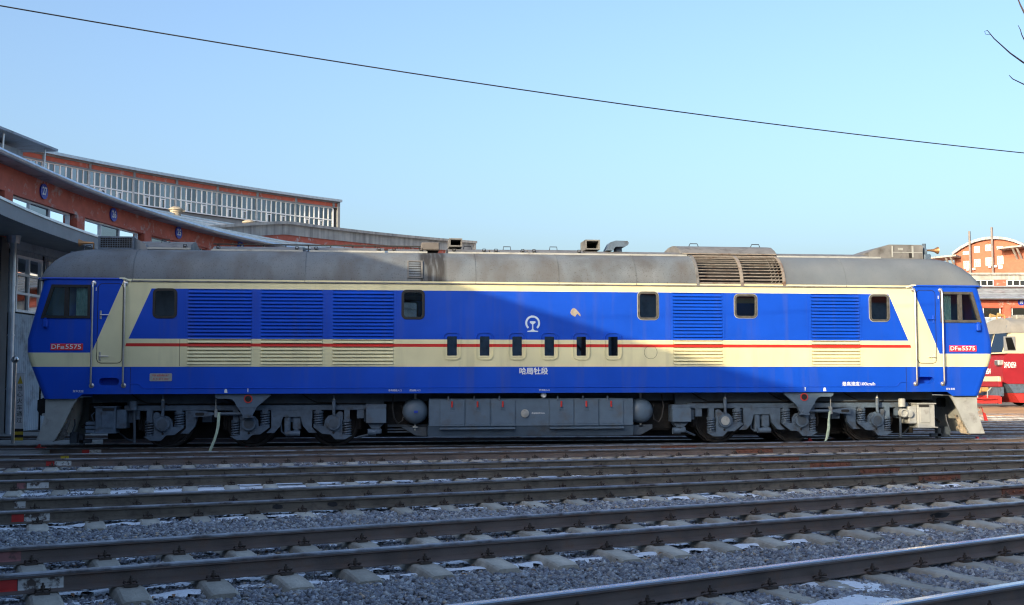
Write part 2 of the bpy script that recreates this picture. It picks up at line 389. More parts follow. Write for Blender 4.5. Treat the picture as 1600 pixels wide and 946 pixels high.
g = MB(); g.grid([[(x, y, GZ) for y in (-500, -60, -20, 0, 40, 120, 900)] for x in (-700, -60, -20, 0, 20, 60, 120, 900)])
g.build('ground', GROUNDM, kind='structure')
EARTH = mat('sandy_earth', (.50, .27, .12), .9, var=.25, scale=.8, col2=((.30, .17, .09), 2.5, .55, .75), bump=.5, bscale=12)
# bare sandy earth beyond the far tracks, where the other engine stands
p = MB(); P = []
for i in range(40):
    t = i/39; P.append([(22.6+t*16, 19.2-t*13+.25*math.sin(t*9), -.012), (26+t*32, 29.9+.3*math.sin(t*7+1), -.012)])
P = [[(*r_[0][:2], GZ-.02)]+r_+[(*r_[1][:2], GZ-.02)] for r_ in P]
p.grid(P); p.build('path', EARTH, kind='structure')
def dzk(k): return -.075*min(3.0, max(0.0, k-1.5))
def ringstrip(mb, prof, k0, k1, n, closed=True, caps=True, dz=None):
    rows = []
    for i in range(n+1):
        k = k0+(k1-k0)*i/n; rows.append([pol(r, k, z+(dz(k) if dz else 0)) for r, z in prof])
    o = len(mb.v); m = len(prof); mb.v += [q for row in rows for q in row]
    for i in range(n):
        for j in range(m if closed else m-1):
            a = o+i*m+j; b = o+i*m+(j+1) % m; mb.f.append((a, b, b+m, a+m))
    if caps and closed:
        mb.f.append(tuple(o+j for j in range(m))); mb.f.append(tuple(o+n*m+j for j in range(m-1, -1, -1)))
    return mb
def rbox(mb, k0, k1, r0, r1, z0, z1, n=1): return ringstrip(mb, [(r0, z0), (r1, z0), (r1, z1), (r0, z1)], k0, k1, n)
APR = mat('apron_concrete', (.26, .255, .24), .8, var=.15, scale=1.2, col2=((.14, .13, .125), 3, .48, .7), bump=.25, bscale=10)
ap = MB()
for k in range(-5, 12):           # one slab of concrete between each pair of tracks, in front of the doors
    h = .97/5.1346*57.2958/50.5/2*1.0
    rbox(ap, k+.21, k+.79, 48.6, 52.55, GZ-.1, -.03, 1)
ap.build('apron', APR, kind='structure')

# ------------------------------------------------------------------ tracks
RP = [(-.075,-.176),(.075,-.176),(.075,-.165),(.03,-.150),(.009,-.135),(.008,-.055),(.036,-.042),(.0365,-.012),(.03,-.002),(-.03,-.002),(-.0365,-.012),(-.036,-.042),(-.008,-.055),(-.009,-.135),(-.03,-.150),(-.075,-.165)]
RP = [(a, b*.82) for a, b in RP]
HP = [(-.0385,-.022),(.0385,-.022),(.0385,-.008),(.031,.0),(-.031,.0),(-.0385,-.008)]
def sleeper_mesh():
    m = MB(); P = []
    for y, w, zt in ((-1.25,.10,-.215),(-1.19,.11,-.20),(-.95,.105,-.178),(-.55,.105,-.178),(-.3,.095,-.20),(.3,.095,-.20),(.55,.105,-.178),(.95,.105,-.178),(1.19,.11,-.20),(1.25,.10,-.215)):
        P.append([(-w-.05, y, -.38), (-w-.022, y, zt-.05), (-w, y, zt-.012), (-w+.02, y, zt), (w-.02, y, zt), (w, y, zt-.012), (w+.022, y, zt-.05), (w+.05, y, -.38)])
    P = [[(a, b, c+.032) for a, b, c in r_] for r_ in P]
    m.grid(P); n = 8; m.f.append(tuple(range(n))); m.f.append(tuple(9*n+j for j in range(n-1, -1, -1)))
    return m.mesh('sleeper', CONC, 25)
SLEEPER = sleeper_mesh()
def clip_mesh():
    """bolt, nut and bent spring clip that hold the rail foot down"""
    m = MB()
    m.cyl((0, 0, -.17), (0, 0, -.075), .011, n=6); m.cyl((0, 0, -.13), (0, 0, -.10), .021, n=6)
    m.tube([(-.055, .045, -.150), (-.06, .0, -.128), (-.05, -.03, -.13), (-.02, .01, -.135), (.02, .01, -.135), (.05, -.03, -.13), (.06, 0, -.128), (.055, .045, -.150)], .0095, 5)
    m.box(-.06, .06, -.045, .02, -.178, -.158)
    m.v = [(x*.85, y*.85, -.146+(z+.178)*.82) for x, y, z in m.v]; return m.mesh('rail_clip', CLIP, 40)
CLIPM = clip_mesh()
def track(name, label, ang, off, z0, slope, k, rmat, hmat, detail, x0, x1, sl0=None, sl1=None, phase=0.0):
    """one straight track of the fan: two rails on concrete sleepers; local x runs along it towards the turntable"""
    t = empty(name, (0, off, z0), (0, -slope, ang), label, 'railway track', 'tracks radiating from the turntable')
    for s in (-1, 1):
        m = MB(); n = 10; xs = [x0+(x1-x0)*i/n for i in range(n+1)]
        rows = [[(x, s*.7525+p[0], p[1]) for p in RP] for x in xs]
        o = len(m.v); q = len(RP); m.v += [p for r_ in rows for p in r_]
        for i in range(n):
            for j in range(q): a = o+i*q+j; b = o+i*q+(j+1) % q; m.f.append((a, b, b+q, a+q))
        m.f.append(tuple(range(q))); m.f.append(tuple(n*q+j for j in range(q-1, -1, -1)))
        ra = m.build('rail', rmat, t)
        h = MB(); h.prism([(s*.7525+p[0], p[1]+.0005) for p in HP], x0, x1, 'x'); h.build('running_surface', hmat, ra, 0)
    sl0 = x0 if sl0 is None else sl0; sl1 = x1 if sl1 is None else sl1
    if detail:
        n = int((sl1-sl0)/.6)
        for i in range(n):
            x = sl0+phase+.6*i; a = random.uniform(-.02, .02)
            so = link('sleeper', SLEEPER, t, (x+random.uniform(-.02, .02), random.uniform(-.02, .02), random.uniform(-.006, .004)), (0, 0, a))
            if detail > 1:
                for yy, ry in ((-.7525-.1, 0), (-.7525+.1, math.pi), (.7525-.1, 0), (.7525+.1, math.pi)):
                    link('rail_clip', CLIPM, so, (random.uniform(-.01, .01), yy, random.uniform(-.004, .006)), (0, 0, ry+random.uniform(-.12, .12)))
    else:
        m = MB()
        for i in range(int((sl1-sl0)/.6)):
            x = sl0+.6*i; m.box(x-.11, x+.11, -1.25, 1.25, -.3, -.155)
        m.build('sleepers', CONC, t, 0, kind='stuff')
    return t
def lx(wx, ang, s): return (wx+s*.7525*math.sin(ang))/math.cos(ang)     # world x on rail s -> distance along the track
TR = {}
for nm, lab, a, off, z0, sl, rm, hm, det, ph in (
    ('railway_track', 'nearest track, polished rails cutting the lower right corner', 25.843, -20.124, -.013, .0001, RAIL, HEAD1, 2, .1),
    ('railway_track', 'rusty brown track in front, second nearest, ending at red and white rail paint', 20.132, -15.849, .019, -.0004, RAIL, HEAD, 2, .33),
    ('railway_track', 'third track from the camera, olive rust, snow lying behind it', 15.516, -11.187, -.004, .0005, RAILO, HEAD, 2, .2),
    ('railway_track', 'fourth track from the camera, long snow strips on either side', 10.178, -7.494, .013, -.0004, RAILO, HEAD, 2, .5),
    ('railway_track', 'track just in front of the blue locomotive, with rusty joint bars', 5.64, -3.503, .044, .0019, RAIL, HEAD, 2, .4)):
    an = R(a); xc = CEN.x/math.cos(an)
    TR[len(TR)+1] = (track(nm, lab, an, off, z0, sl, 0, rm, hm, det, xc-52.4, xc-17, phase=ph), an)
TR[6] = (track('railway_track', 'track carrying the blue and cream locomotive', 0, 0, 0, 0, 0, RAIL, HEAD, 1, CEN.x-52.4, CEN.x-17), 0)
for k in range(1, 11):
    an = -k*STEP; xc = CEN.x/math.cos(an)
    lab = ['first', 'second', 'third', 'fourth', 'fifth', 'sixth', 'seventh', 'eighth', 'ninth', 'tenth'][k-1]+' track behind the blue locomotive, its rails two dark lines right of the grey plough'
    track('railway_track', lab, an, CEN.x*math.tan(k*STEP), 0, 0, 0, RAIL, HEAD, 0, xc-52.4, xc-17-.5*k*0)
ft = empty('railway_track', (0, 33.15, .006), (0, 0, 0), 'far straight track under the red and cream locomotive', 'railway track', 'tracks radiating from the turntable')
for s in (-1, 1):
    m = MB(); m.prism([(s*.7525+p[0], p[1]) for p in RP], 24, 62, 'x'); m.build('rail', RAIL, ft)
m = MB()
for i in range(62): m.box(24.4+.6*i, 24.62+.6*i, -1.25, 1.25, -.3, -.155)
m.build('sleepers', CONC, ft, 0, kind='stuff')
# red and white clearance paint on the rail webs at the left, a yellow block, rusty joint bars
def webpaint(t, an, s, wx0, wx1, mat_, z0=-.123, z1=-.041, nm='paint_mark'):
    a, b = lx(wx0, an, s), lx(wx1, an, s); y = s*.7525-.0105
    m = MB(); m.add([(a, y-.004, z1), (b, y-.004, z1), (b, y-.004, z0+.012), (b, y-.022, z0), (a, y-.022, z0), (a, y-.004, z0+.012), (a, y+.006, z1), (b, y+.006, z1), (b, y+.006, z0), (a, y+.006, z0)],
          [(0,1,2,5), (5,2,3,4), (0,5,4,9,6), (1,7,8,3,2), (6,7,1,0), (4,3,8,9)])
    m.build(nm, mat_, t, 0)
WORNW = mat('worn_white_paint', (.62, .62, .60), .7, var=.1, scale=20, col2=((.10, .075, .065), 11, .48, .58))
WORNP = mat('worn_pink_paint', (.34, .15, .15), .75, var=.15, scale=15, col2=((.13, .09, .08), 12, .48, .62))
for ti, s, a, b, mm in ((2,-1,-2.98,-2.60,REDP), (2,-1,-2.595,-2.30,WORNW), (2,1,-3.2,-3.0,WORNP), (3,-1,-4.0,-3.88,REDP), (3,-1,-3.875,-3.62,WORNW), (3,1,-4.4,-4.28,WORNW),
                         (4,-1,-5.1,-4.99,WORNP), (4,-1,-4.97,-4.68,WORNW), (5,-1,-5.88,-5.74,REDP), (5,-1,-5.735,-5.45,WORNW), (5,1,-6.02,-5.87,YELLOWP), (6,-1,-6.25,-6.10,REDP), (6,-1,-6.095,-5.85,WORNW)):
    webpaint(TR[ti][0], TR[ti][1], s, a, b, mm)
yb = MB(); yb.box(-.1, .1, -.11, .11, -.215, -.14, .02)
yb.build('painted_block', YELLOWP, None, loc=(-5.62, -6.1, 0), rot=(0, 0, R(10)), label='small yellow painted block lying in the snow beside the rails at the left', cat='block')
def fishplate(t, an, s, wx):
    a = lx(wx, an, s); y = s*.7525
    m = MB(); m.prism([(y-.040, -.123), (y-.022, -.111), (y-.022, -.056), (y-.034, -.043), (y-.009, -.043), (y-.009, -.123)], a, a+.82, 'x')
    for i in range(6): m.cyl((a+.07+.136*i, y-.022, -.083), (a+.07+.136*i, y-.05, -.083), .014, n=6)
    m.build('joint_bar', RUST, t, 25)
for ti, s, wx in ((5,-1,7.43), (5,1,6.2), (4,1,7.3), (4,-1,7.7), (3,1,8.06), (3,-1,8.35), (2,1,8.36)): fishplate(TR[ti][0], TR[ti][1], s, wx)

# ------------------------------------------------------------------ ballast stones (real stones, far too many to count)
def vnoise(x, y, seed):
    r = np.random.default_rng(seed); T = r.random((256, 256))
    xi = np.floor(x).astype(int); yi = np.floor(y).astype(int); fx = x-xi; fy = y-yi; fx = fx*fx*(3-2*fx); fy = fy*fy*(3-2*fy)
    a = T[xi % 256, yi % 256]; b = T[(xi+1) % 256, yi % 256]; c = T[xi % 256, (yi+1) % 256]; d = T[(xi+1) % 256, (yi+1) % 256]
    return (a*(1-fx)+b*fx)*(1-fy)+(c*(1-fx)+d*fx)*fy
def fbm(x, y, seed, o=4):
    s = 0; amp = .5; tot = 0
    for i in range(o): s = s+amp*vnoise(x*2**i+17.3*i, y*2**i-9.1*i, seed+i); tot += amp; amp *= .5
    return s/tot
STONEM = None
def stonemat():
    m, nt, b = _new('ballast_stone'); N, L = nt.nodes, nt.links
    at = N.new('ShaderNodeAttribute'); at.attribute_name = 'tint'
    tc = N.new('ShaderNodeTexCoord'); n = N.new('ShaderNodeTexNoise'); n.inputs['Scale'].default_value = 90; L.new(tc.outputs['Object'], n.inputs['Vector'])
    mr = N.new('ShaderNodeMapRange'); mr.inputs['From Min'].default_value = .3; mr.inputs['From Max'].default_value = .7; mr.inputs['To Min'].default_value = .75; mr.inputs['To Max'].default_value = 1.2; L.new(n.outputs['Fac'], mr.inputs['Value'])
    mx = N.new('ShaderNodeMix'); mx.data_type = 'RGBA'; mx.blend_type = 'MULTIPLY'; mx.inputs['Factor'].default_value = 1
    L.new(at.outputs['Color'], mx.inputs['A']); L.new(mr.outputs[0], mx.inputs['B']); L.new(mx.outputs['Result'], b.inputs['Base Color']); b.inputs['Roughness'].default_value = .85
    return m
def stones(bands):
    C0 = np.array([0, -26.5]); fw = np.array([math.sin(_yaw), math.cos(_yaw)]); rt = np.array([math.cos(_yaw), -math.sin(_yaw)])
    pts = []; sizes = []
    for d0, d1, dens, sz in bands:
        w = .5*d1+1.5; n = int((d1-d0)*2*w*dens)
        d = rng.uniform(d0, d1, n); l = rng.uniform(-w, w, n)
        q = C0+d[:, None]*fw+l[:, None]*rt
        keep = (q[:, 1] < 3) & (np.hypot(q[:, 0]-CEN.x, q[:, 1]) < 48.5)
        q = q[keep]; pts.append(q); sizes.append(np.full(len(q), sz)*rng.uniform(.6, 1.35, len(q)))
    q = np.concatenate(pts); sz = np.concatenate(sizes); n = len(q)
    base = np.array([(-1,-1,-1),(1,-1,-1),(1,1,-1),(-1,1,-1),(-1,-1,1),(1,-1,1),(1,1,1),(-1,1,1)], float)
    v = base[None]*rng.uniform(.45, 1.05, (n, 8, 3))
    v *= np.stack([rng.uniform(.7, 1.3, n), rng.uniform(.6, 1.0, n), rng.uniform(.45, .85, n)], 1)[:, None]
    a, b, c = rng.uniform(0, 6.283, n), rng.normal(0, .45, n), rng.normal(0, .45, n)
    def rot(v, ang, i, j):
        ca, sa = np.cos(ang)[:, None], np.sin(ang)[:, None]; x = v[..., i]*ca-v[..., j]*sa; y = v[..., i]*sa+v[..., j]*ca
        v = v.copy(); v[..., i] = x; v[..., j] = y; return v
    v = rot(rot(rot(v, b, 1, 2), c, 0, 2), a, 0, 1)*sz[:, None, None]
    lift = (fbm(q[:, 0]*.9, q[:, 1]*.9, 3)-.5)*.05
    z = GZ+.012+lift+rng.uniform(-.008, .016, n)
    v += np.concatenate([q, z[:, None]], 1)[:, None]
    me = bpy.data.meshes.new('ballast'); me.vertices.add(n*8); me.vertices.foreach_set('co', v.reshape(-1))
    F = np.array([(3,2,1,0),(4,5,6,7),(0,1,5,4),(1,2,6,5),(2,3,7,6),(3,0,4,7)])
    idx = (np.arange(n)[:, None, None]*8+F[None]).reshape(-1)
    me.loops.add(len(idx)); me.loops.foreach_set('vertex_index', idx.astype(np.int32))
    me.polygons.add(n*6); me.polygons.foreach_set('loop_start', np.arange(n*6, dtype=np.int32)*4); 
    me.update(calc_edges=True)
    pal = np.array([(.085,.085,.09),(.115,.113,.115),(.07,.07,.078),(.145,.14,.135),(.10,.092,.085),(.17,.165,.155),(.055,.055,.06),(.16,.12,.085)])
    col = pal[rng.choice(len(pal), n, p=[.22,.22,.18,.12,.1,.06,.08,.02])]*rng.uniform(.75, 1.3, (n, 1))*2.85*np.array([.94, 1.0, 1.08])
    ca = me.attributes.new('tint', 'FLOAT_COLOR', 'POINT'); rgba = np.ones((n, 8, 4)); rgba[:, :, :3] = col[:, None]
    ca.data.foreach_set('color', rgba.reshape(-1).astype(np.float32)); me.materials.append(stonemat())
    link('ballast', me, label='grey crushed stone ballast spread between the tracks', cat='gravel', kind='stuff')
stones([(6.8, 9.5, 1500, .020), (9.5, 13, 1050, .022), (13, 17, 620, .025), (17, 21, 300, .029), (21, 29, 130, .032)])

# ------------------------------------------------------------------ thin old snow, drifted along the rails
def snow():
    res = .045; x = np.arange(-8.5, 13, res); y = np.arange(-19.6, -1.2, res); X, Y = np.meshgrid(x, y, indexing='ij')
    m = np.zeros_like(X)
    def strip(p0, p1, w, a):
        nonlocal m
        p0, p1 = np.array(p0), np.array(p1); d = p1-p0; L_ = np.hypot(*d); d = d/L_
        s = (X-p0[0])*d[0]+(Y-p0[1])*d[1]; t = -(X-p0[0])*d[1]+(Y-p0[1])*d[0]
        e = np.clip(np.minimum(s, L_-s)/.5+.5, 0, 1); m = np.maximum(m, a*e*np.exp(-(t/w)**2))
    # between the third and fourth tracks, between the fourth and fifth, beside the nearer rails, the heap at lower right
    strip((-6.0, -9.5), (-.8, -8.5), .34, 1.5); strip((-2.0, -8.3), (3.4, -7.3), .36, 1.7); strip((3.0, -7.0), (6.5, -6.5), .2, .95)
    strip((-8, -5.3), (-.6, -4.7), .3, 1.6); strip((-3.5, -4.5), (1.5, -4.2), .18, .9)
    strip((7.3, -6.75), (9.4, -6.25), .2, 1.2); strip((7.9, -5.2), (9.6, -4.8), .3, 1.25)
    strip((2.6, -17.8), (4.0, -17.7), .42, 1.08); strip((3.0, -18.6), (4.0, -18.25), .34, 1.0)
    for an_i in (2, 3, 4):
        t, an = TR[an_i]; off = t.location.y; dx, dy = math.cos(an), math.sin(an)
        for s_, a_ in ((-.98, .98), (-.62, .85), (.98, .85), (.55, .72)):
            if an_i == 2 and s_ > 0: a_ *= .95
            strip((-dx*6-dy*s_, off-dy*6+dx*s_), (dx*11-dy*s_, off+dy*11+dx*s_), .10, a_)
    n1 = fbm(X*1.6, Y*2.6, 41, 4); n2 = fbm(X*7, Y*11, 77, 4)
    h = (m-.50+(n1-.5)*1.75+(n2-.5)*1.7)
    h = np.where(m > .12, h, -1)
    z = GZ+.024+np.clip(h, -.3, 1.0)**1*.034
    z = np.where(h > 0, z, GZ-.01)
    K = (h > -.05); nx, ny = X.shape
    q = K[:-1, :-1] & K[1:, :-1] & K[:-1, 1:] & K[1:, 1:]
    idx = -np.ones(nx*ny, int); I = np.arange(nx*ny).reshape(nx, ny)
    F = np.stack([I[:-1, :-1], I[1:, :-1], I[1:, 1:], I[:-1, 1:]], -1)[q]
    used = np.unique(F); idx[used] = np.arange(len(used))
    V = np.stack([X, Y, z], -1).reshape(-1, 3)[used]
    me = bpy.data.meshes.new('snow'); me.from_pydata(V.tolist(), [], idx[F].tolist()); me.polygons.foreach_set('use_smooth', [True]*len(me.polygons)); me.materials.append(SNOW)
    link('snow', me, label='thin patches of old snow along the rails', cat='snow', kind='stuff')
snow()
STAIN = mat('grease_black', (.018, .017, .02), .5, var=.3, scale=20)
def stain(ti, s, wx, w):
    t, an = TR[ti]; a = lx(wx, an, s); y = s*.7525-.0125; pts = []
    for i in range(14):
        q = 2*math.pi*i/14; r_ = random.uniform(.75, 1.1); pts.append((a+w*r_*math.cos(q), -.082+.03*r_*math.sin(q)))
    m = MB(); m.prism(pts, y-.002, y+.004, 'y'); m.build('grease_stain', STAIN, t, 0)
stain(3, -1, -1.15, .07); stain(3, -1, -.5, .065); stain(2, -1, 6.25, .17); stain(2, -1, 6.2, .09)
# dry leaves and scraps blown against the sleepers
def leaves():
    LEAF = mat('dry_leaf', (.22, .12, .06), .85, var=.35, scale=3)
    rl_ = random.Random(11); m = MB()
    for i in range(420):
        ti = rl_.choice((1, 2, 2, 2, 3, 3, 4)); t, an = TR[ti]; s = rl_.uniform(-4, 12); o = rl_.choice((-1, 1))*rl_.uniform(.55, 1.4)
        x = math.cos(an)*s-math.sin(an)*o; y = t.location.y+math.sin(an)*s+math.cos(an)*o; z = GZ+.045+rl_.uniform(-.01, .02)
        a = rl_.uniform(0, 6.28); l_ = rl_.uniform(.018, .038); w = l_*.55; u = Vector((math.cos(a), math.sin(a), rl_.uniform(-.4, .4))); v = Vector((-math.sin(a), math.cos(a), rl_.uniform(-.4, .4))); p_ = Vector((x, y, z))
        m.add([p_-u*l_, p_-v*w+Vector((0, 0, .006)), p_+u*l_, p_+v*w+Vector((0, 0, .01)), p_], [(0, 1, 4), (1, 2, 4), (2, 3, 4), (3, 0, 4)])
    m.build('dry_leaves', LEAF, None, 0, label='brown dry leaves scattered over the ballast', cat='leaves', kind='stuff')
leaves()

# ------------------------------------------------------------------ roundhouse
BRICK = mat('red_brick_paint', (.50, .12, .075), .8, var=.14, scale=3, col2=((.50, .37, .34), 2.6, .56, .68), bump=.2, bscale=20)
BRICK2 = mat('orange_brick', (.37, .13, .078), .85, var=.1, scale=2, bump=.15, bscale=8)
WEATH = mat('weathered_concrete', (.42, .40, .37), .85, var=.2, scale=1.5, streak=((.20, .195, .19), 4, .45, .75), bump=.3, bscale=10)
METALW = mat('grey_metal_cladding', (.30, .36, .42), .55, var=.12, scale=1.5, col2=((.10, .105, .11), 2, .5, .75))
FASCIA = mat('canopy_grey', (.21, .225, .24), .6, var=.12, scale=2)
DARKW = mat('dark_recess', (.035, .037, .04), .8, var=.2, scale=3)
DOORD = mat('dark_pier_cladding', (.07, .075, .08), .7, var=.15, scale=2)
ROOFM = mat('roof_felt_grey', (.33, .345, .36), .5, var=.2, scale=1.0, col2=((.12, .115, .11), 2.2, .48, .68), bump=.2, bscale=4)
SILVER = mat('galvanised_sheet', (.50, .53, .56), .35, .7, var=.15, scale=4)
FRAMEW = mat('white_window_frame', (.80, .82, .83), .5, var=.06, scale=6)
BLUES = mat('sign_blue', (.015, .05, .42), .45, var=.08, scale=10)
CLG = glass('hall_glass', (.10, .14, .20), .17, .05)
DOORG = glass('door_glass', (.14, .18, .18), .22, .03)
rh = empty('roundhouse', (0, 0, 0), label='curved roundhouse with red brick band, numbered stalls and grey doors', cat='building')
def rpart(mb, name, m, parent=rh, sm=30, kind=None): return mb.build(name, m, parent, sm, kind=kind)
K0, K1 = -24, 24
m = MB(); ringstrip(m, [(52.6, 7.56), (53.0, 7.56), (53.0, 6.86), (52.6, 6.86)], K0, K1, 200, dz=lambda k: dzk(k)*.6); rpart(m, 'brick_band', BRICK)
m = MB(); rbox(m, K0, K1, 52.53, 52.6, 6.80, 6.90, 200); rpart(m, 'brick_string_course', BRICK)
# roof: gutter, front slope, ridge, back slope
m = MB(); ringstrip(m, [(52.05, 7.57), (52.05, 7.66), (62.0, 10.28), (70, 8.2), (70, 8.0), (62, 10.1), (53.0, 7.57)], K0, K1, 200, dz=dzk); rpart(m, 'roof', ROOFM)
m = MB()
for (r0, z0, rr) in ((51.98, 7.63, .085),):
    ringstrip(m, [(r0+rr*math.cos(a), z0+rr*math.sin(a)) for a in [i*math.pi/4 for i in range(8)]], K0, K1, 200, dz=dzk)
rpart(m, 'gutter', SILVER)
for r_ in (53.6, 55.4, 57.4, 59.6, 61.9):
    z_ = 7.66+(r_-52.05)*(10.28-7.66)/9.95
    m = MB(); ringstrip(m, [(r_-.10, z_-.02), (r_+.10, z_-.02), (r_+.10, z_+.06), (r_-.10, z_+.06)], K0, K1, 200, dz=dzk); rpart(m, 'roof_batten', SILVER)
m = MB(); rbox(m, K0, K1, 69.6, 69.95, GZ, 8.05, 100); rpart(m, 'back_wall', BRICK)
m = MB(); rbox(m, K0, K0+.05, 52.7, 69.7, GZ, 7.5, 1); rbox(m, K1-.05, K1, 52.7, 69.7, GZ, 7.5, 1); rpart(m, 'end_wall', BRICK)
m = MB(); rbox(m, K0, K1, 53.2, 69.5, -.05, -.03, 60); rpart(m, 'shed_floor', DARKW)
def pier(k): m = MB(); rbox(m, k-.055, k+.055, 52.5, 52.95, 5.5, 6.8); p_ = rpart(m, 'pier', BRICK); m = MB(); rbox(m, k-.05, k+.05, 52.56, 52.95, GZ, 5.5); rpart(m, 'pier_cladding', DOORD, p_)
def wbox(k0, k1, z0, z1, name='window', rows=1, cols=3, r=52.72, fr=.05, parent=rh, glassm=CLG, frm=FRAMEW, hopper=()):
    """framed glazing in the curved front, each pane its own sheet"""
    dk = 1/(r*STEP); a = MB()
    for k in (k0, k1-fr*dk): rbox(a, k, k+fr*dk, r-.05, r+.05, z0, z1)
    for z in (z0, z1-fr): rbox(a, k0+fr*dk, k1-fr*dk, r-.05, r+.05, z, z+fr)
    for i in range(1, cols):
        k = k0+(k1-k0)*i/cols; rbox(a, k-fr*dk/2, k+fr*dk/2, r-.045, r+.045, z0+fr, z1-fr)
    for j in range(1, rows):
        z = z0+(z1-z0)*j/rows; rbox(a, k0+fr*dk, k1-fr*dk, r-.04, r+.04, z-fr/2, z+fr/2)
    w = rpart(a, name, frm, parent, 0)
    for i in range(cols):
        for j in range(rows):
            ka = k0+(k1-k0)*(i+.0)/cols+fr*dk*.4; kb = k0+(k1-k0)*(i+1)/cols-fr*dk*.4; za = z0+(z1-z0)*j/rows+fr*.4; zb = z0+(z1-z0)*(j+1)/rows-fr*.4
            tilt = random.uniform(-.006, .006); b = MB()
            b.add([pol(r+.01+tilt, ka, za), pol(r+.01, kb, za), pol(r+.01-tilt, kb, zb), pol(r+.01, ka, zb)], [(0, 1, 2, 3)]); rpart(b, 'pane', glassm, w, 0)
    return w
def corrug(k0, k1, z0, z1, r, pitch=.12, d=.02):
    n = int((k1-k0)*r*STEP/pitch)*2; P = []
    for i in range(n+1):
        k = k0+(k1-k0)*i/n; rr = r+(d if i % 2 else 0); P.append([pol(rr, k-(.2/n*(k1-k0)), z0), pol(rr, k-(.2/n*(k1-k0)), z1)])
    m = MB(); m.grid(P); return m
for k in range(-24, 24): pier(k+.5)
for k in list(range(-23, 1))+list(range(10, 16))+list(range(21, 24)):
    m = MB(); rbox(m, k-.445, k+.445, 52.72, 52.8, GZ, 6.8); rpart(m, 'stall_door', METALW)
for k in list(range(1, 10))+list(range(16, 21)):
    wbox(k-.41, k+.41, 6.0, 6.80)
    m = MB(); rbox(m, k-.445, k+.445, 52.66, 52.8, 5.28, 6.0); rpart(m, 'wall', METALW)
    if k < 6 or k > 15:
        for s_ in (0, 1):
            a, b = (k-.36, k+.075) if s_ == 0 else (k+.10, k+.47)
            wa, wb = (a+.06, b-.03) if s_ == 0 else (a+.03, b-.04)
            d = corrug(a, b, -.02, 3.42, 52.72); leaf = rpart(d, 'door_leaf', METALW, rh, 0)
            for (p0, p1, q0, q1) in ((a, b, 5.14, 5.28),): rpart(corrug(a, b, 5.14, 5.28, 52.72), 'door_top_panel', METALW, leaf, 0)
            e = MB(); rbox(e, a, wa, 52.70, 52.78, 3.42, 5.14); rbox(e, wb, b, 52.70, 52.78, 3.42, 5.14); rpart(e, 'stile', METALW, leaf, 0)
            wbox(wa, wb, 3.46, 5.12, rows=3, cols=2, r=52.7, fr=.07, glassm=DOORG)
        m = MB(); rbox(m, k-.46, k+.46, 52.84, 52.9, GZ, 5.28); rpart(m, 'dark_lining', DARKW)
    else:
        m = MB(); rbox(m, k-.445, k+.445, 52.72, 52.8, GZ, 5.28); rpart(m, 'stall_door', METALW)
# blue stall numbers
for k in (1, 2, 3, 4, 5, 6, 17.73, 18.73, 19.73):
    n = round(29-k-(.27 if k > 10 else 0)); c = Vector(pol(52.55, k, 7.22+dzk(k)*.35)); rad = Vector(pol(1, k, 0))-CEN; nrm = -rad.normalized(); ux = Vector((-nrm.y, nrm.x, 0))
    b = MB(); pts = [c+ux*(.235*math.cos(t))+Vector((0, 0, .235*math.sin(t))) for t in [i*2*math.pi/28 for i in range(28)]]
    b.add([p for p in pts]+[p-nrm*.04 for p in pts], [tuple(range(28)), tuple(range(55, 27, -1))]+[(i, (i+1) % 28, 28+(i+1) % 28, 28+i) for i in range(28)])
    sg = rpart(b, 'number_sign', BLUES)
    link('numerals', text_mesh(str(n), .34, WHITEP, c+nrm*.006, ux, (0, 0, 1), .003, .006, .85), sg)
# grey canopy over the stall doors, with its bright down-pipe
m = MB(); ringstrip(m, [(50.15, 5.22), (50.15, 5.58), (50.22, 5.60), (52.6, 5.66), (52.6, 5.52), (50.3, 5.50), (50.3, 5.22)], -8, 4.7, 60); rpart(m, 'canopy', FASCIA)
m = MB(); rbox(m, -8, 4.7, 50.12, 50.16, 5.56, 5.62, 60); rpart(m, 'canopy_drip_edge', SILVER)
for k in (1.44, 3.5):
    m = MB(); c = pol(52.2, k); m.cyl((c[0], c[1], -.05), (c[0], c[1], 5.3), .085, n=14); m.cyl((c[0], c[1], 5.3), (c[0], c[1], 5.52), .16, .2, n=10)
    for z in (1.2, 2.7, 4.1): m.cyl((c[0], c[1], z), (c[0], c[1], z+.05), .10, n=14)
    rpart(m, 'down_pipe', SILVER)
# roof ventilators on the ridge
VENT = mat('ventilator_ochre', (.33, .29, .22), .7, var=.25, scale=8, col2=((.14, .12, .10), 6, .5, .7))
for k in (2.4, 3.4, 4.4, 5.4, 6.42, 7.42, 8.44):
    c = pol(61.9, k, 10.2+dzk(k)); v = MB()
    v.lathe([(.26, -.15), (.26, .16), (.30, .18), (.31, .28), (.38, .30), (.37, .36), (.2, .46), (.05, .48)], c, 'z', 16)
    v.box(c[0]+.3, c[0]+.45, c[1]-.06, c[1]+.06, c[2]+.2, c[2]+.3); rpart(v, 'ventilator', VENT)
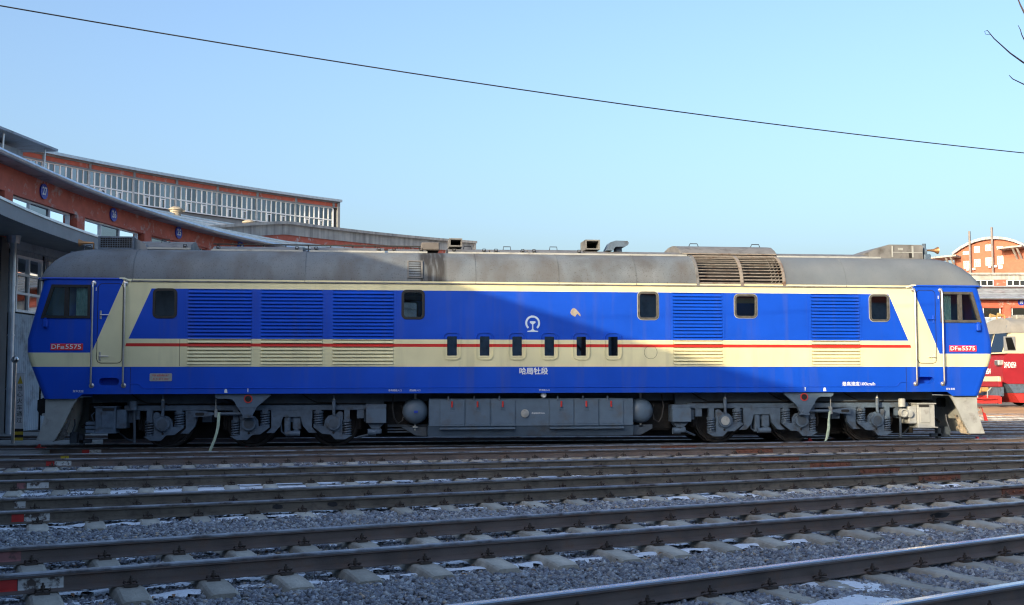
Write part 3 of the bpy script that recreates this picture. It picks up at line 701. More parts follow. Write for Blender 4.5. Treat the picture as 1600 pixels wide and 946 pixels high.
# older upper storey set back above the stalls: weathered concrete cornice, brick piers and windows
for (ka, kb) in ((5.0, 9.78), (14.5, 23.6)):
    uz = (lambda k: .17*(k-7.6)-.62*max(0, 6.7-k)**1.1) if ka < 10 else None
    RB = lambda m, a, b, r0, r1, z0, z1: ringstrip(m, [(r0, z0), (r1, z0), (r1, z1), (r0, z1)], a, b, 40, dz=uz)
    m = MB(); RB(m, ka, kb, 56.0, 60.4, 8.2, 9.12 if ka > 10 else 8.97); up = rpart(m, 'upper_storey', BRICK)
    m = MB(); RB(m, ka-.03, kb+.03, 55.93, 60.5, 9.12 if ka > 10 else 8.97, 9.50); rpart(m, 'concrete_lintel', WEATH, up)
    m = MB(); RB(m, ka-.06, kb+.06, 55.75, 60.7, 9.50, 9.64); rpart(m, 'cornice', WEATH, up)
    m = MB(); RB(m, ka, kb, 55.7, 56.0, 8.52, 8.62); rpart(m, 'sill_ledge', SILVER, up)
    if ka > 10:
        for k in np.arange(math.ceil(ka), kb-.4, .5):
            wbox(k-.17, k+.13, 8.64, 9.10, 'upper_window', 1, 3, 55.98, .045, up)
            if (k % 1) == 0: 
                m = MB(); rbox(m, k+.24, k+.32, 55.9, 56.0, 8.64, 9.12); rpart(m, 'concrete_pier', WEATH, up)
SUNEND = mat('sunlit_stone_end', (.62, .58, .50), .85, var=.15, scale=2, col2=((.35, .32, .28), 3, .5, .7))  # pale stone end, the sun on it put into its colour
m = MB(); rbox(m, 9.815, 9.85, 55.9, 60.4, 8.6, 9.98); rpart(m, 'gable_end', SUNEND)

# ------------------------------------------------------------------ tall hall behind the roundhouse
hall = empty('machine_shop', (0, 0, 0), label='tall hall behind the roundhouse with long glazed wall under a red fascia', cat='building')
KA, KB = 6.0, 10.52
m = MB(); rbox(m, KA, KB, 76.1, 90, GZ, 12.95, 30); rpart(m, 'wall', FASCIA, hall)
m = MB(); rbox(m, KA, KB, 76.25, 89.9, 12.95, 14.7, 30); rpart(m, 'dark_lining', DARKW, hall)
m = MB(); rbox(m, KA, KB+.04, 75.6, 90.4, 15.16, 15.34, 30); rpart(m, 'roof', SILVER, hall)
m = MB(); rbox(m, KA, KB, 75.94, 90, 14.70, 15.16, 30); rpart(m, 'fascia', BRICK2 if False else BRICK, hall)
m = MB(); rbox(m, KA, KB, 75.86, 75.94, 14.68, 14.76, 30); rbox(m, KA, KB, 75.86, 75.94, 15.06, 15.16, 30); rpart(m, 'fascia_trim', FASCIA, hall)
m = MB(); rbox(m, KB, KB+.03, 75.8, 90, GZ, 15.16); rpart(m, 'end_post', FASCIA, hall)
hw = MB()
kk = 6.47
while kk < KB+.01:
    m = MB(); rbox(m, kk-.012, kk+.012, 75.85, 75.93, 14.76, 15.06); rpart(m, 'fascia_post', FASCIA, hall)
    kk += .5
kk = 6.47; first = True
while kk+.5 < KB+.06:
    k1 = min(kk+.5, KB); fr = MB(); r = 76.0; dk = 1/(r*STEP); npn = 8
    rbox(fr, kk, k1, r-.05, r+.04, 12.98, 13.05); rbox(fr, kk, k1, r-.05, r+.04, 14.62, 14.69); rbox(fr, kk, k1, r-.05, r+.04, 13.70, 13.78)
    for i in range(npn+1):
        k = kk+(k1-kk)*i/npn; w_ = .07 if i in (0, npn) else .032
        rbox(fr, k-w_*dk, k+w_*dk, r-.06, r+.03, 13.05, 14.62)
    for i in (2, 5):                       # hopper lights
        a_ = kk+(k1-kk)*i/npn; b_ = kk+(k1-kk)*(i+1)/npn
        rbox(fr, a_, b_, r-.07, r-.05, 13.56, 13.62); rbox(fr, a_, a_+.1*dk, r-.07, r-.05, 13.05, 13.56); rbox(fr, b_-.1*dk, b_, r-.07, r-.05, 13.05, 13.56)
    w = rpart(fr, 'window', FRAMEW, hall, 0)
    for i in range(npn):
        for (za, zb) in ((13.06, 13.69), (13.79, 14.61)):
            a_ = kk+(k1-kk)*(i+.08)/npn; b_ = kk+(k1-kk)*(i+.92)/npn; t_ = random.uniform(-.003, .003)
            q = MB(); q.add([pol(r+t_, a_, za), pol(r, b_, za), pol(r-t_, b_, zb), pol(r, a_, zb)], [(0, 1, 2, 3)]); rpart(q, 'pane', CLG, w, 0)
    kk += .5

# ------------------------------------------------------------------ small hut on the roof at upper left
hut = empty('rooftop_hut', pol(55.2, 2.5, 8.4), label='small grey hut with overhanging roof on top of the roundhouse, upper left', cat='hut')
hut.rotation_euler = (0, 0, -2.5*STEP)
# local x points away from the turntable centre here (negative), y along the curve
m = MB(); m.box(-1.6, 0, -3.2, 1.15, -.1, .82); m.build('wall', METALW, hut, 0)
m = MB(); m.add([(.75, -3.8, .98), (.75, 2.1, .98), (-2.2, 2.1, .98), (-2.2, -3.8, .98), (.75, -3.8, 1.06), (.75, 2.1, 1.06), (-2.2, 2.1, 1.1), (-2.2, -3.8, 1.1)], [(3,2,1,0), (4,5,6,7), (0,1,5,4), (1,2,6,5), (2,3,7,6), (3,0,4,7)]); m.build('roof', METALW, hut, 0)
for y_ in (-3.0, -1.0, 1.6):
    m = MB(); m.tube([(.55, y_, .98), (.5, y_, -.35)], .03, 6); m.build('post', SILVER, hut)
m = MB(); m.box(.0, .04, -.9, -.35, -.05, .78); m.build('window', FRAMEW, hut, 0)
m = MB(); m.box(.035, .05, -.83, -.42, .02, .72); m.build('pane', CLG, hut, 0)

# ------------------------------------------------------------------ orange brick building far right
ob = empty('brick_building', (124.2, 190.2, 0), (0, 0, R(-45)), 'orange brick building with arched gable and two tall flues, far right', 'building')
F = 1.858; Z = lambda z: 1.43+(z-1.43)*F
arc = []
for i in range(25):
    t = i/24; s_ = -3.94+7.9*t; u = (s_+0)/3.95; arc.append((s_*F, Z(15.28+1.45*max(0, 1-abs(u)**2.1))))
wl = [(-3.94*F, GZ)]+[(3.95*F, GZ)]+arc[::-1]
def obox(nm, mt, s0, s1, z0, z1, y0, y1, par=ob, sm=0): b = MB(); b.box(s0*F, s1*F, y0, y1, Z(z0), Z(z1)); return b.build(nm, mt, par, sm)
b = MB(); b.prism(wl, 0, 26, 'y'); b.build('wall', BRICK2, ob, 0)
b = MB(); ro = [(p[0]*1.03, p[1]+.55) for p in arc]; ri = [(p[0]*1.02, p[1]+.03) for p in arc]
b.prism(ro+ri[::-1], -.8, 27, 'y'); b.build('roof', ROOFM, ob)
b = MB(); b.box(3.9*F, 30, 3, 24, GZ, Z(15.3)); b.box(2.25*F, 3.9*F, -3.2, 0, GZ, Z(14.2)); b.box(-16, -3.9*F, 4, 24, GZ, Z(14.6)); b.box(2.25*F, 30, -6.2, 3, GZ, Z(13.75)); b.build('wing', BRICK2, ob, 0)
b = MB(); b.prism([(2, Z(15.3)), (25, Z(15.3)), (13, Z(16.6))], 3.7*F, 30, 'x'); b.build('pitched_roof', ROOFM, ob, 0)
OW = glass('far_window_glass', (.10, .12, .16), .14, .05)
for (a, bb, z0, z1) in ((-1.78,-1.19,15.42,16.1), (-.6,.06,15.52,16.2), (-2.98,-2.34,15.28,15.62), (.6,1.22,15.58,15.92), (-2.94,-2.35,13.74,14.56), (-1.82,-1.16,13.85,14.68), (-.6,.05,13.89,14.78), (.6,1.24,13.96,14.88),
                        (-2.94,-2.35,12.0,12.8), (-1.82,-1.16,12.0,12.8), (-.6,.05,12.0,12.8), (.6,1.24,12.0,12.8)):
    fr = .055; b = MB(); y0, y1 = -.06, .03
    for q in ((a, a+fr, z0, z1), (bb-fr, bb, z0, z1), ((a+bb)/2-fr/2-.08, (a+bb)/2-fr/2-.02, z0, z1), ((a+bb)/2+.07, (a+bb)/2+.13, z0, z1)): b.box(q[0]*F, q[1]*F, y0, y1, Z(q[2]), Z(q[3]))
    for z in (z0, z1-fr, z0+(z1-z0)*.62): b.box((a+fr)*F, (bb-fr)*F, y0+.01, y1, Z(z), Z(z+fr))
    w = b.build('window', FRAMEW, ob, 0)
    b = MB(); b.box(a*F, bb*F, -.02, .02, Z(z0), Z(z1)); b.build('pane', OW, w, 0)
    if z1 > 16.05:
        n = 10; c_ = (a+bb)/2; rr = (bb-a)/2+.06
        o_ = [((c_+rr*math.cos(math.pi*i/n))*F, Z(z1+rr*.75*math.sin(math.pi*i/n))) for i in range(n+1)]; i_ = [((c_+(rr-.07)*math.cos(math.pi*i/n))*F, Z(z1+(rr-.07)*.75*math.sin(math.pi*i/n))) for i in range(n+1)]
        b = MB(); b.prism(o_+i_[::-1], -.12, 0, 'y'); b.build('brick_arch', BRICK2, w, 0)
FLUE = mat('flue_grey', (.20, .175, .17), .7, var=.15, scale=1)
for (s_, z1) in ((-2.12, 17.8), (.24, 18.04)):
    b = MB(); b.box((s_-.10)*F, (s_+.10)*F, -1.0, -.55, Z(8), Z(z1), .05); b.build('flue', FLUE, ob, 0)
for (s0, s1, z) in ((-2.6, -2.3, 13.5), (-1.95, -1.65, 13.5), (-.26, .0, 13.65), (.36, .62, 13.65)): obox('air_conditioner', FRAMEW, s0, s1, z, z+.22, -.55, -.05)
for (s0, s1, z) in ((-6.2, -3.2, 15.0), (1.1, 3.6, 15.55)):
    b = MB(); b.prism([(s0*F, Z(z-.12)), (s1*F, Z(z-.02)), (s1*F, Z(z+.16)), (s0*F, Z(z+.06))], -3.5, 3, 'y'); e = b.build('eave_canopy', WEATH, ob, 0)
    b = MB()
    for s_ in (s0+.5*(s1-s0)*1.2, s0+.5*(s1-s0)*1.55): b.tube([(s_*F, -3.0, Z(z-.05)), ((s_+.12)*F, -.4, Z(z-1.2))], .22, 6)
    b.build('bracket', WEATH, e)
for (a, bb, z0, z1) in ((2.4, 2.8, 13.2, 13.55),):
    obox('wing_window', FRAMEW, a-.8, bb-.8, z0, z1, -6.3, -6.15)

# ------------------------------------------------------------------ red and cream locomotive, far right
MAROON = mat('maroon_paint', (.27, .012, .02), .4, var=.12, scale=1.5, coat=.2)
CREAM = mat('cream_paint', (.56, .51, .36), .45, var=.08, scale=2)
SILR = mat('silver_roof_paint', (.25, .24, .215), .5, var=.12, scale=2)
rl = empty('diesel_locomotive', (33.73, 33.15, .006), label='red and cream diesel locomotive standing behind at the far right edge', cat='locomotive', group='locomotives in the yard')
XE = 20.0
def rl_box(nm, mt, x0, x1, y0, y1, z0, z1, c=0, par=rl): b = MB(); b.box(x0, x1, y0, y1, z0, z1, c); return b.build(nm, mt, par, 30)
# cab: lower maroon nose with arched top, cream upper part with raked screens
b = MB(); b.prism([(.0, 1.60), (.0, 2.1), (.12, 2.72), (.35, 2.85), (XE, 2.85), (XE, 1.22), (.25, 1.22), (.05, 1.3)], -1.6, 1.6, 'y'); body = b.build('lower_body', MAROON, rl, 25)
b = MB(); b.prism([(.14, 2.86), (.55, 3.98), (XE, 3.98), (XE, 2.86)], -1.59, 1.59, 'y'); b.build('upper_body', CREAM, rl, 25)
b = MB(); P = []
for i in range(13):
    t = math.pi*i/12; P.append([(.45+.35*(math.sin(t)), -1.63*math.cos(t), 3.98+.85*math.sin(t)**.8), (1.7, -1.63*math.cos(t), 3.98+.95*math.sin(t)**.8), (XE, -1.63*math.cos(t), 3.98+.95*math.sin(t)**.8)])
b.grid(P); b.add([p[0] for p in P], [tuple(range(13))]); b.build('roof', SILR, rl, 40)
b = MB(); b.prism([(.30, 2.86), (.62, 3.9), (.75, 3.9), (.43, 2.86)], -1.3, -.1, 'y'); b.prism([(.30, 2.86), (.62, 3.9), (.75, 3.9), (.43, 2.86)], .1, 1.3, 'y')
for v_i, v in enumerate(b.v): b.v[v_i] = (v[0]-.155, v[1], v[2]+.08)
b.build('windscreen', OW, rl, 0)
fr = rl_box('side_window', FASCIA, .1, .78, -1.615, -1.585, 3.0, 3.78)
fr.data.vertices.foreach_get
b = MB(); b.prism([(.30, 3.05), (.74, 3.05), (.54, 3.72), (.17, 3.72)], -1.63, -1.61, 'y'); 
for v_i, v in enumerate(b.v): b.v[v_i] = (v[0]+.02, v[1], v[2])
b.build('side_pane', OW, rl, 0)
b = MB(); b.box(1.75, 2.3, -1.62, -1.59, 3.0, 3.75, .01); b.build('door_window', OW, rl, 0)
rl_box('waist_trim', MAROON, .3, XE, -1.625, -1.6, 2.02, 2.06)
b = MB(); b.prism([(.28, 1.22), (XE, 1.22), (XE, .72), (.62, .72)], -1.56, 1.56, 'y'); b.build('grey_skirt', GREY2, rl, 0)
b = MB(); b.prism([(.64, .72), (XE, .72), (XE, .2), (1.0, .2)], -1.5, 1.5, 'y'); b.build('red_skirt', REDP, rl, 0)
rl_box('buffer_beam', CREAM, -.12, .1, -1.35, 1.35, 1.34, 1.62, .02); rl_box('beam_stripe', MAROON, -.1, .1, -1.35, 1.35, 1.06, 1.34, .01); rl_box('beam_plate', GREY2, .0, .2, -1.3, 1.3, .55, 1.06)
OCHRE = mat('coupler_ochre', (.42, .27, .10), .6, var=.2, scale=9)
b = MB(); b.box(-.55, 0, -.16, .16, .78, 1.02, .04); b.box(-.8, -.45, -.22, .05, .70, 1.1, .06); b.box(-.75, -.5, .0, .22, .74, 1.06, .05); b.build('coupler', OCHRE, rl)
b = MB(); b.prism([(-1.45, .15), (1.45, .15), (1.45, .5), (1.2, .58), (-1.2, .58), (-1.45, .5)], -.12, -.02, 'x'); cow = b.build('rail_guard', REDP, rl, 0)
b = MB(); b.tube([(-.25, -1.3, .2), (-.3, 0, .16), (-.25, 1.3, .2)], .05, 6); b.tube([(-.2, -1.3, .42), (-.25, 0, .38), (-.2, 1.3, .42)], .04, 6); b.build('guard_bar', REDP, cow)
b = MB(); b.tube([(-.1, -.55, 1.0), (-.35, -.6, .8), (-.3, -.5, .45)], .035, 6); b.tube([(-.1, .55, 1.0), (-.35, .6, .8), (-.3, .5, .45)], .035, 6); b.build('brake_hose', LGREY, rl)
for y_ in (-1.35, 1.35):
    h = rl_box('headlight', LGREY, -.22, .12, y_-.22, y_+.22, 2.22, 2.5, .04); rl_box('lens', STEEL, -.235, -.21, y_-.15, y_+.15, 2.26, 2.46, 0, h)
link('lettering', text_mesh('DF4D0354', .44, WHITEP, (.42, -1.606, 2.22), extr=.002, bold=.008, wide=.36), rl)
link('lettering', text_mesh('0354', .42, WHITEP, (-.01, -.05, 1.88), (0, -1, 0), (0, 0, 1), .01, .006, .8), rl)
for i in range(6):
    x = (2.3, 4.1, 5.9, 14.2, 16, 17.8)[i]
    for y_ in (-.82, .68): b = MB(); b.lathe([(.525, 0), (.525, .14)], (x, y_, .525), 'y', 24); b.build('wheel', WHEEL, rl)
b = MB(); b.box(1.3, 3.0, -.9, -.3, 4.75, 5.0, .05); b.build('roof_box', SILR, rl)
b = MB(); b.box(-.2+.75, .95, -1.18, -1.1, 4.28, 4.4); b.build('roof_vent', FASCIA, rl, 0)
b = MB(); b.tube([(.9, -.4, 4.8), (.9, -.4, 4.98), (.5, -.4, 5.02)], [.05, .05, .12], 8); b.tube([(.9, .4, 4.8), (.9, .4, 4.98), (.5, .4, 5.02)], [.05, .05, .12], 8); b.build('horn', OCHRE, rl)

# ------------------------------------------------------------------ blue and cream locomotive
X0 = 3.509
lo = empty('diesel_locomotive', (X0, 0, 0), label='long blue and cream diesel locomotive with grey roof and red stripe, number 5575', cat='locomotive', group='locomotives in the yard')
LIV_TC.object = lo
YS = -1.65
def lp(mb, name, m, parent=lo, sm=35, kind=None): return mb.build(name, m, parent, sm, kind=kind)
# outline of the cab end: (x, z) for the right-hand end
FP = [(10.36, 1.07), (10.63, 1.735), (10.705, 1.95), (10.725, 2.10), (10.725, 2.32), (10.41, 3.60)]
CR = .14
outer = [(9.68, 1.07)]+[(x-CR, z) for x, z in FP]+[(-x+CR, z) for x, z in FP[::-1]]+[(-9.68, 1.07), (-9.56, 1.165), (9.56, 1.165)]
WIN = {'a': (-8.15, -7.69, 2.785, 3.38), 'b': (-2.90, -2.44, 2.79, 3.39), 'c': (2.335, 2.785, 2.80, 3.40), 'd': (4.56, 5.065, 2.85, 3.36), 'e': (7.745, 8.20, 2.785, 3.38)}
LOUV = [(-7.44, -6.11), (-5.915, -4.61), (-4.395, -3.09), (3.13, 4.255), (6.345, 7.48)]; LZ0, LZ1 = 1.79, 3.39
SLIT = [(-1.93+.7155*i, -1.71+.7155*i) for i in range(6)]; SZ0, SZ1 = 1.975, 2.405
cabw = [(9.44, 2.755), (10.44, 2.755), (10.235, 3.465), (9.44, 3.465)]
def mir(poly): return [(-x, z) for x, z in poly][::-1]
holes = [rrect(*w, .09) for w in WIN.values()]+[rrect(a, b, SZ0, SZ1, .015, 1) for a, b in SLIT]+[[(a, LZ0), (b, LZ0), (b, LZ1), (a, LZ1)] for a, b in LOUV]+[inset(cabw, .02), inset(mir(cabw), .02)]
STEPS = [rrect(-9.235, -8.825, 1.35, 1.51, .075), rrect(8.85, 9.25, 1.35, 1.51, .075)]
link('side_wall', wall_mesh(outer, holes+STEPS, YS, 'side_wall', LIV), lo)
link('side_wall', wall_mesh(outer, [rrect(*w, .09) for w in WIN.values()]+[inset(cabw, .02), inset(mir(cabw), .02)], -YS, 'side_wall', LIV), lo)
for sgn in (1, -1):
    m = MB(); P = []
    for x, z in FP:
        row = []
        for s in (-1, 1):
            aa = range(0, 6) if s < 0 else range(5, -1, -1)
            for i in aa:
                t = math.pi/2*i/5; row.append((sgn*(x-CR+CR*math.sin(t)), s*(1.65-CR+CR*math.cos(t)), z))
        P.append(row)
    m.grid(P); lp(m, 'cab_front', LIV)
    # sloping windscreens and lamps on the nose
    for s in (-1, 1):
        m = MB(); q = [(10.68, 2.5), (10.47, 3.38)]
        m.add([(sgn*(q[0][0]+.012), s*.12, q[0][1]), (sgn*(q[0][0]+.012), s*1.42, q[0][1]), (sgn*(q[1][0]+.012), s*1.38, q[1][1]), (sgn*(q[1][0]+.012), s*.12, q[1][1])], [(0, 1, 2, 3)]); lp(m, 'windscreen', DGLASS, sm=0)
        m = MB(); m.lathe([(.13, 0), (.13, sgn*.05), (.10, sgn*.06)], (sgn*10.70, s*1.1, 1.98), 'x', 16); hl = lp(m, 'headlight', LGREY)
        m = MB(); m.lathe([(.10, 0), (.04, sgn*.02)], (sgn*10.762, s*1.1, 1.98), 'x', 14); lp(m, 'lens', STEEL, hl)
# roof
def sec(t):          # t 0..1 over the half section from gutter to crown
    if t < .6:
        a = t/.6*math.pi/2; return -.78-.87*math.cos(a)**.9, 3.56+.76*math.sin(a)
    u = (t-.6)/.4; return -.78*(1-u), 4.32+.06*math.sin(u*math.pi/2)
HX = [(9.25, 1, 1), (9.5, .992, 1), (9.7, .975, 1), (9.9, .93, 1), (10.08, .855, 1), (10.22, .76, .998), (10.33, .64, .992), (10.42, .48, .985), (10.48, .28, .977), (10.51, .08, .97), (10.515, 0, .965)]
TS = [0, .03]+[.1*i for i in range(1, 11)]
def roofpiece(xs):
    m = MB(); P = []
    for x, s, w in xs:
        row = []
        for t in TS:
            y, z = sec(t); row.append((x, y*w, 3.56+(z-3.56)*s))
        row += [(p[0], -p[1], p[2]) for p in row[-2::-1]]
        P.append(row)
    m.grid(P); return m
FX0, FX1 = 3.70, 5.74
lp(roofpiece([(-a, b, c) for a, b, c in HX[::-1]]+[(-9.25+i*(FX0+9.25)/12, 1, 1) for i in range(1, 13)]), 'roof', ROOF, sm=40)
lp(roofpiece([(FX1+i*(9.25-FX1)/5, 1, 1) for i in range(0, 5)]+HX), 'roof', ROOF, sm=40)
# roof covering seams
for x in (-8.6, -5.0, -1.3, .55, 2.3, 7.2):
    m = MB(); m.tube([(x, sec(t)[0]*1.001, sec(t)[1]+.002) for t in [i/14*.62 for i in range(15)]], .006, 5); lp(m, 'roof_seam', ROOF)
m = MB(); m.box(-8.75, 8.75, YS-.022, YS+.01, 3.535, 3.567, .006); lp(m, 'gutter', ROOFD)
m = MB(); m.box(-8.75, 8.75, -YS-.01, -YS+.022, 3.535, 3.567, .006); lp(m, 'gutter', ROOFD)
BLUEP = mat('cab_blue', (.005, .068, .52), .42, var=.06, scale=2)
CREAMP = mat('body_cream', (.74, .70, .49), .45, var=.06, scale=3)
for s in (-1, 1):
    m = MB(); m.tube([(s*8.80, YS-.01, 3.595), (s*10.38, YS-.01, 3.595), (s*10.52, YS+.12, 3.595), (s*10.53, 0, 3.595), (s*10.52, -YS-.12, 3.595), (s*10.38, -YS+.01, 3.595), (s*8.8, -YS+.01, 3.595)], .022, 8); lp(m, 'cornice_lip', BLUEP)
    m = MB(); m.tube([(s*8.62, YS-.006, 3.55), (s*8.70, YS-.008, 3.575), (s*8.76, YS-.008, 3.60), (s*8.86, YS-.006, 3.60)], .024, 8); lp(m, 'cornice_end', CREAMP)
# thin ridge at the bottom of the body, and panel seams
m = MB(); m.prism([(YS-.014, 1.285), (YS+.002, 1.297), (YS+.002, 1.273)], -8.1, 8.1, 'x'); lp(m, 'sill_ridge', LIV, sm=0)
m = MB()
for s in (-1, 1): m.tube([(s*8.1, YS-.004, 1.285), (s*8.32, YS-.004, 1.285), (s*8.37, YS-.004, 1.31), (s*8.40, YS-.004, 1.36), (s*8.46, YS-.004, 1.385), (s*8.6, YS-.004, 1.385)], .009, 5)
lp(m, 'sill_ridge_end', LIV)
for x in (-8.6, -7.60, 8.58):
    m = MB(); m.box(x-.004, x+.004, YS-.004, YS+.002, 1.18 if abs(x) > 8 else 1.75, 1.73 if abs(x) > 8 else 2.33); lp(m, 'panel_seam', DARK, sm=0)
# body windows
def window(poly, y0, rim, glassm, nm='window', rimm=BLACK):
    m = MB(); m.ring(poly, inset(poly, rim), y0-.016, y0+.05, 'y'); w = lp(m, nm, rimm, sm=40)
    m = MB(); q = inset(poly, rim*.6); m.add([(p[0], y0+.012, p[1]) for p in q], [tuple(range(len(q)))]); lp(m, 'pane', glassm, w, 0); return w
RIM = mat('sunlit_window_rim', (.10, .095, .085), .5, .3, var=.3, scale=14)  # paler copy of the black rims, sunshine put into the colour
for k_, w in WIN.items():
    o = (w[0]-.012, w[1]+.012, w[2]-.012, w[3]+.012)
    wo = window(rrect(*o, .10, 5), YS, .045, GLASS if k_ in 'bd' else DGLASS, rimm=BLACK if k_ in 'ab' else RIM)
    m = MB(); m.ring(rrect(o[0]-.012, o[1]+.012, o[2]-.012, o[3]+.012, .11, 5), rrect(*o, .10, 5), YS-.008, YS+.005); lp(m, 'rim', LGREY if k_ not in 'ab' else BLACK, wo)  # outer rim pale at the sunlit windows, black at the shaded ones
    window(rrect(*o, .10, 5), -YS-.034, .045, GLASS)
for i, (a, b) in enumerate(SLIT):
    m = MB(); o = rrect(a-.085, b+.085, SZ0-.085, SZ1+.085, .12, 5); q = rrect(a-.07, b+.07, SZ0-.07, SZ1+.07, .108, 5); m.ring(o, q, YS-.022, YS+.005); fr = lp(m, 'slit_window', LIV)
    m = MB(); m.ring(rrect(a-.03, b+.03, SZ0-.03, SZ1+.02, .03, 2), rrect(a+.004, b-.004, SZ0+.004, SZ1-.004, .015, 2), YS-.008, YS+.004); lp(m, 'rebate', LIV, fr)
    m = MB(); m.box(a, b, YS+.025, YS+.035, SZ0, SZ1); lp(m, 'pane', DGLASS, fr, 0)
    m = MB(); m.box(a-.01, b+.01, YS+.05, YS+.3, SZ0-.01, SZ1+.01); lp(m, 'duct', DARK, fr, 0)
# cab side windows: thick dark frame, divider, two panes
for sgn in (1, -1):
    pl = cabw if sgn > 0 else mir(cabw)
    m = MB(); m.ring(pl, inset(pl, .058), YS-.024, YS+.06); w = lp(m, 'cab_window', RIM if sgn > 0 else BLACK, sm=20)
    xd = sgn*9.94; m = MB(); m.box(xd-.035, xd+.035, YS-.012, YS+.05, 2.80, 3.42); m.box(xd-sgn*.035, xd-sgn*.06, YS-.004, YS+.04, 2.80, 3.42); lp(m, 'divider', RIM if sgn > 0 else BLACK, w, 0)
    ip = inset(pl, .03)
    xs = sorted(set([p[0] for p in ip])); zb, zt = min(p[1] for p in ip), max(p[1] for p in ip)
    inn = [p for p in ip if abs(p[0]) < 9.6]; out = sorted([p for p in ip if abs(p[0]) > 9.6], key=lambda p: p[1])
    a = [(inn[0][0], zb), (xd, zb), (xd, zt), (inn[0][0], zt)]; b = [(xd, zb), (out[0][0], zb), (out[1][0], zt), (xd, zt)]
    for q, yy in ((a, .02), (b, .032)):
        m = MB(); m.add([(p[0], YS+yy, p[1]) for p in q], [(0, 1, 2, 3)]); lp(m, 'pane', CABGLASS, w, 0)
    pl2 = pl; m = MB(); m.ring(pl2, inset(pl2, .058), -YS-.05, -YS+.02); w2 = lp(m, 'cab_window', BLACK, sm=20)
    m = MB(); m.add([(p[0], -YS-.02, p[1]) for p in ip], [(0, 1, 2, 3)]); lp(m, 'pane', CABGLASS, w2, 0)
    # cab inside: rear wall, desk, seat, curtain
    m = MB(); m.box(sgn*8.62, sgn*8.66, -1.6, 1.6, 1.2, 3.54); lp(m, 'bulkhead', TEAL, sm=0)
    m = MB(); m.box(sgn*9.95, sgn*10.45, -1.45, 1.45, 1.3, 2.62, .04); m.box(sgn*10.05, sgn*10.4, -1.35, -.5, 2.62, 2.82, .03); lp(m, 'control_desk', TEAL)
    m = MB(); m.box(sgn*9.25, sgn*9.7, -1.25, -.75, 2.15, 2.30, .05); m.box(sgn*9.2, sgn*9.3, -1.25, -.75, 2.25, 2.98, .04); m.cyl((sgn*9.48, -1, 1.2), (sgn*9.48, -1, 2.2), .06, n=10); lp(m, 'seat', INNER)
    m = MB(); P = [[(sgn*(9.46+.30*t), YS+.10+.018*math.sin(t*38), zz) for zz in (2.74, 3.48)] for t in [i/30 for i in range(31)]]; m.grid(P); lp(m, 'curtain', CURTAIN)
m = MB(); m.box(-10.35, 10.35, -1.62, 1.62, 1.17, 1.22); lp(m, 'floor', INNER, sm=0)
# engine block, and added boxes that block the light through some windows
m = MB(); m.box(-1.8, 2.2, -.75, .75, 1.22, 3.3, .1); m.box(-7.4, -3.2, -1.3, 1.3, 1.22, 3.4, .1); m.box(2.25, 4.3, -1.35, 1.2, 1.22, 3.5, .1); m.box(6.2, 8.4, -1.35, 1.2, 1.22, 3.5, .1); m.box(-8.5, -7.45, -1.35, 1.2, 1.22, 3.5, .1); m.box(-3.1, -1.9, -.6, .6, 1.22, 2.85, .08); m.box(4.5, 6.0, -.4, .6, 1.22, 2.9, .08); lp(m, 'engine', INNER)
# louvre panels: frame, dark back, one slat after another
NS = 21
for (a, b) in LOUV:
    w = b-a; cx = (a+b)/2
    m = MB(); m.ring([(a-.05, LZ0-.045), (b+.05, LZ0-.045), (b+.05, LZ1+.03), (a-.05, LZ1+.03)], [(a+.002, LZ0+.002), (b-.002, LZ0+.002), (b-.002, LZ1-.002), (a+.002, LZ1-.002)], YS-.007, YS+.06); fr = lp(m, 'louvre_panel', LIV, sm=0)
    m = MB(); m.box(a-.06, b+.06, YS+.09, YS+.10, LZ0-.05, LZ1+.05); lp(m, 'backing', DARK, fr, 0)
    pitch = (LZ1-LZ0)/NS
    s = MB(); hw = w/2-.004
    s.prism([(-.020, -.016), (-.030, -.008), (-.030, .003), (-.012, pitch*.45), (.030, pitch*.84), (.036, pitch*.84), (-.004, pitch*.40), (-.020, .0)], -hw, hw, 'x'); sm_ = s.mesh('slat', LIV, 25)
    for i in range(NS): link('slat', sm_, fr, (cx, YS, LZ0+.010+pitch*i))
    for xx in (a-.075, b+.075):
        m = MB(); m.box(xx-.003, xx+.003, YS-.005, YS+.002, 1.76, 3.42); lp(m, 'seam', LIV, fr, 0)
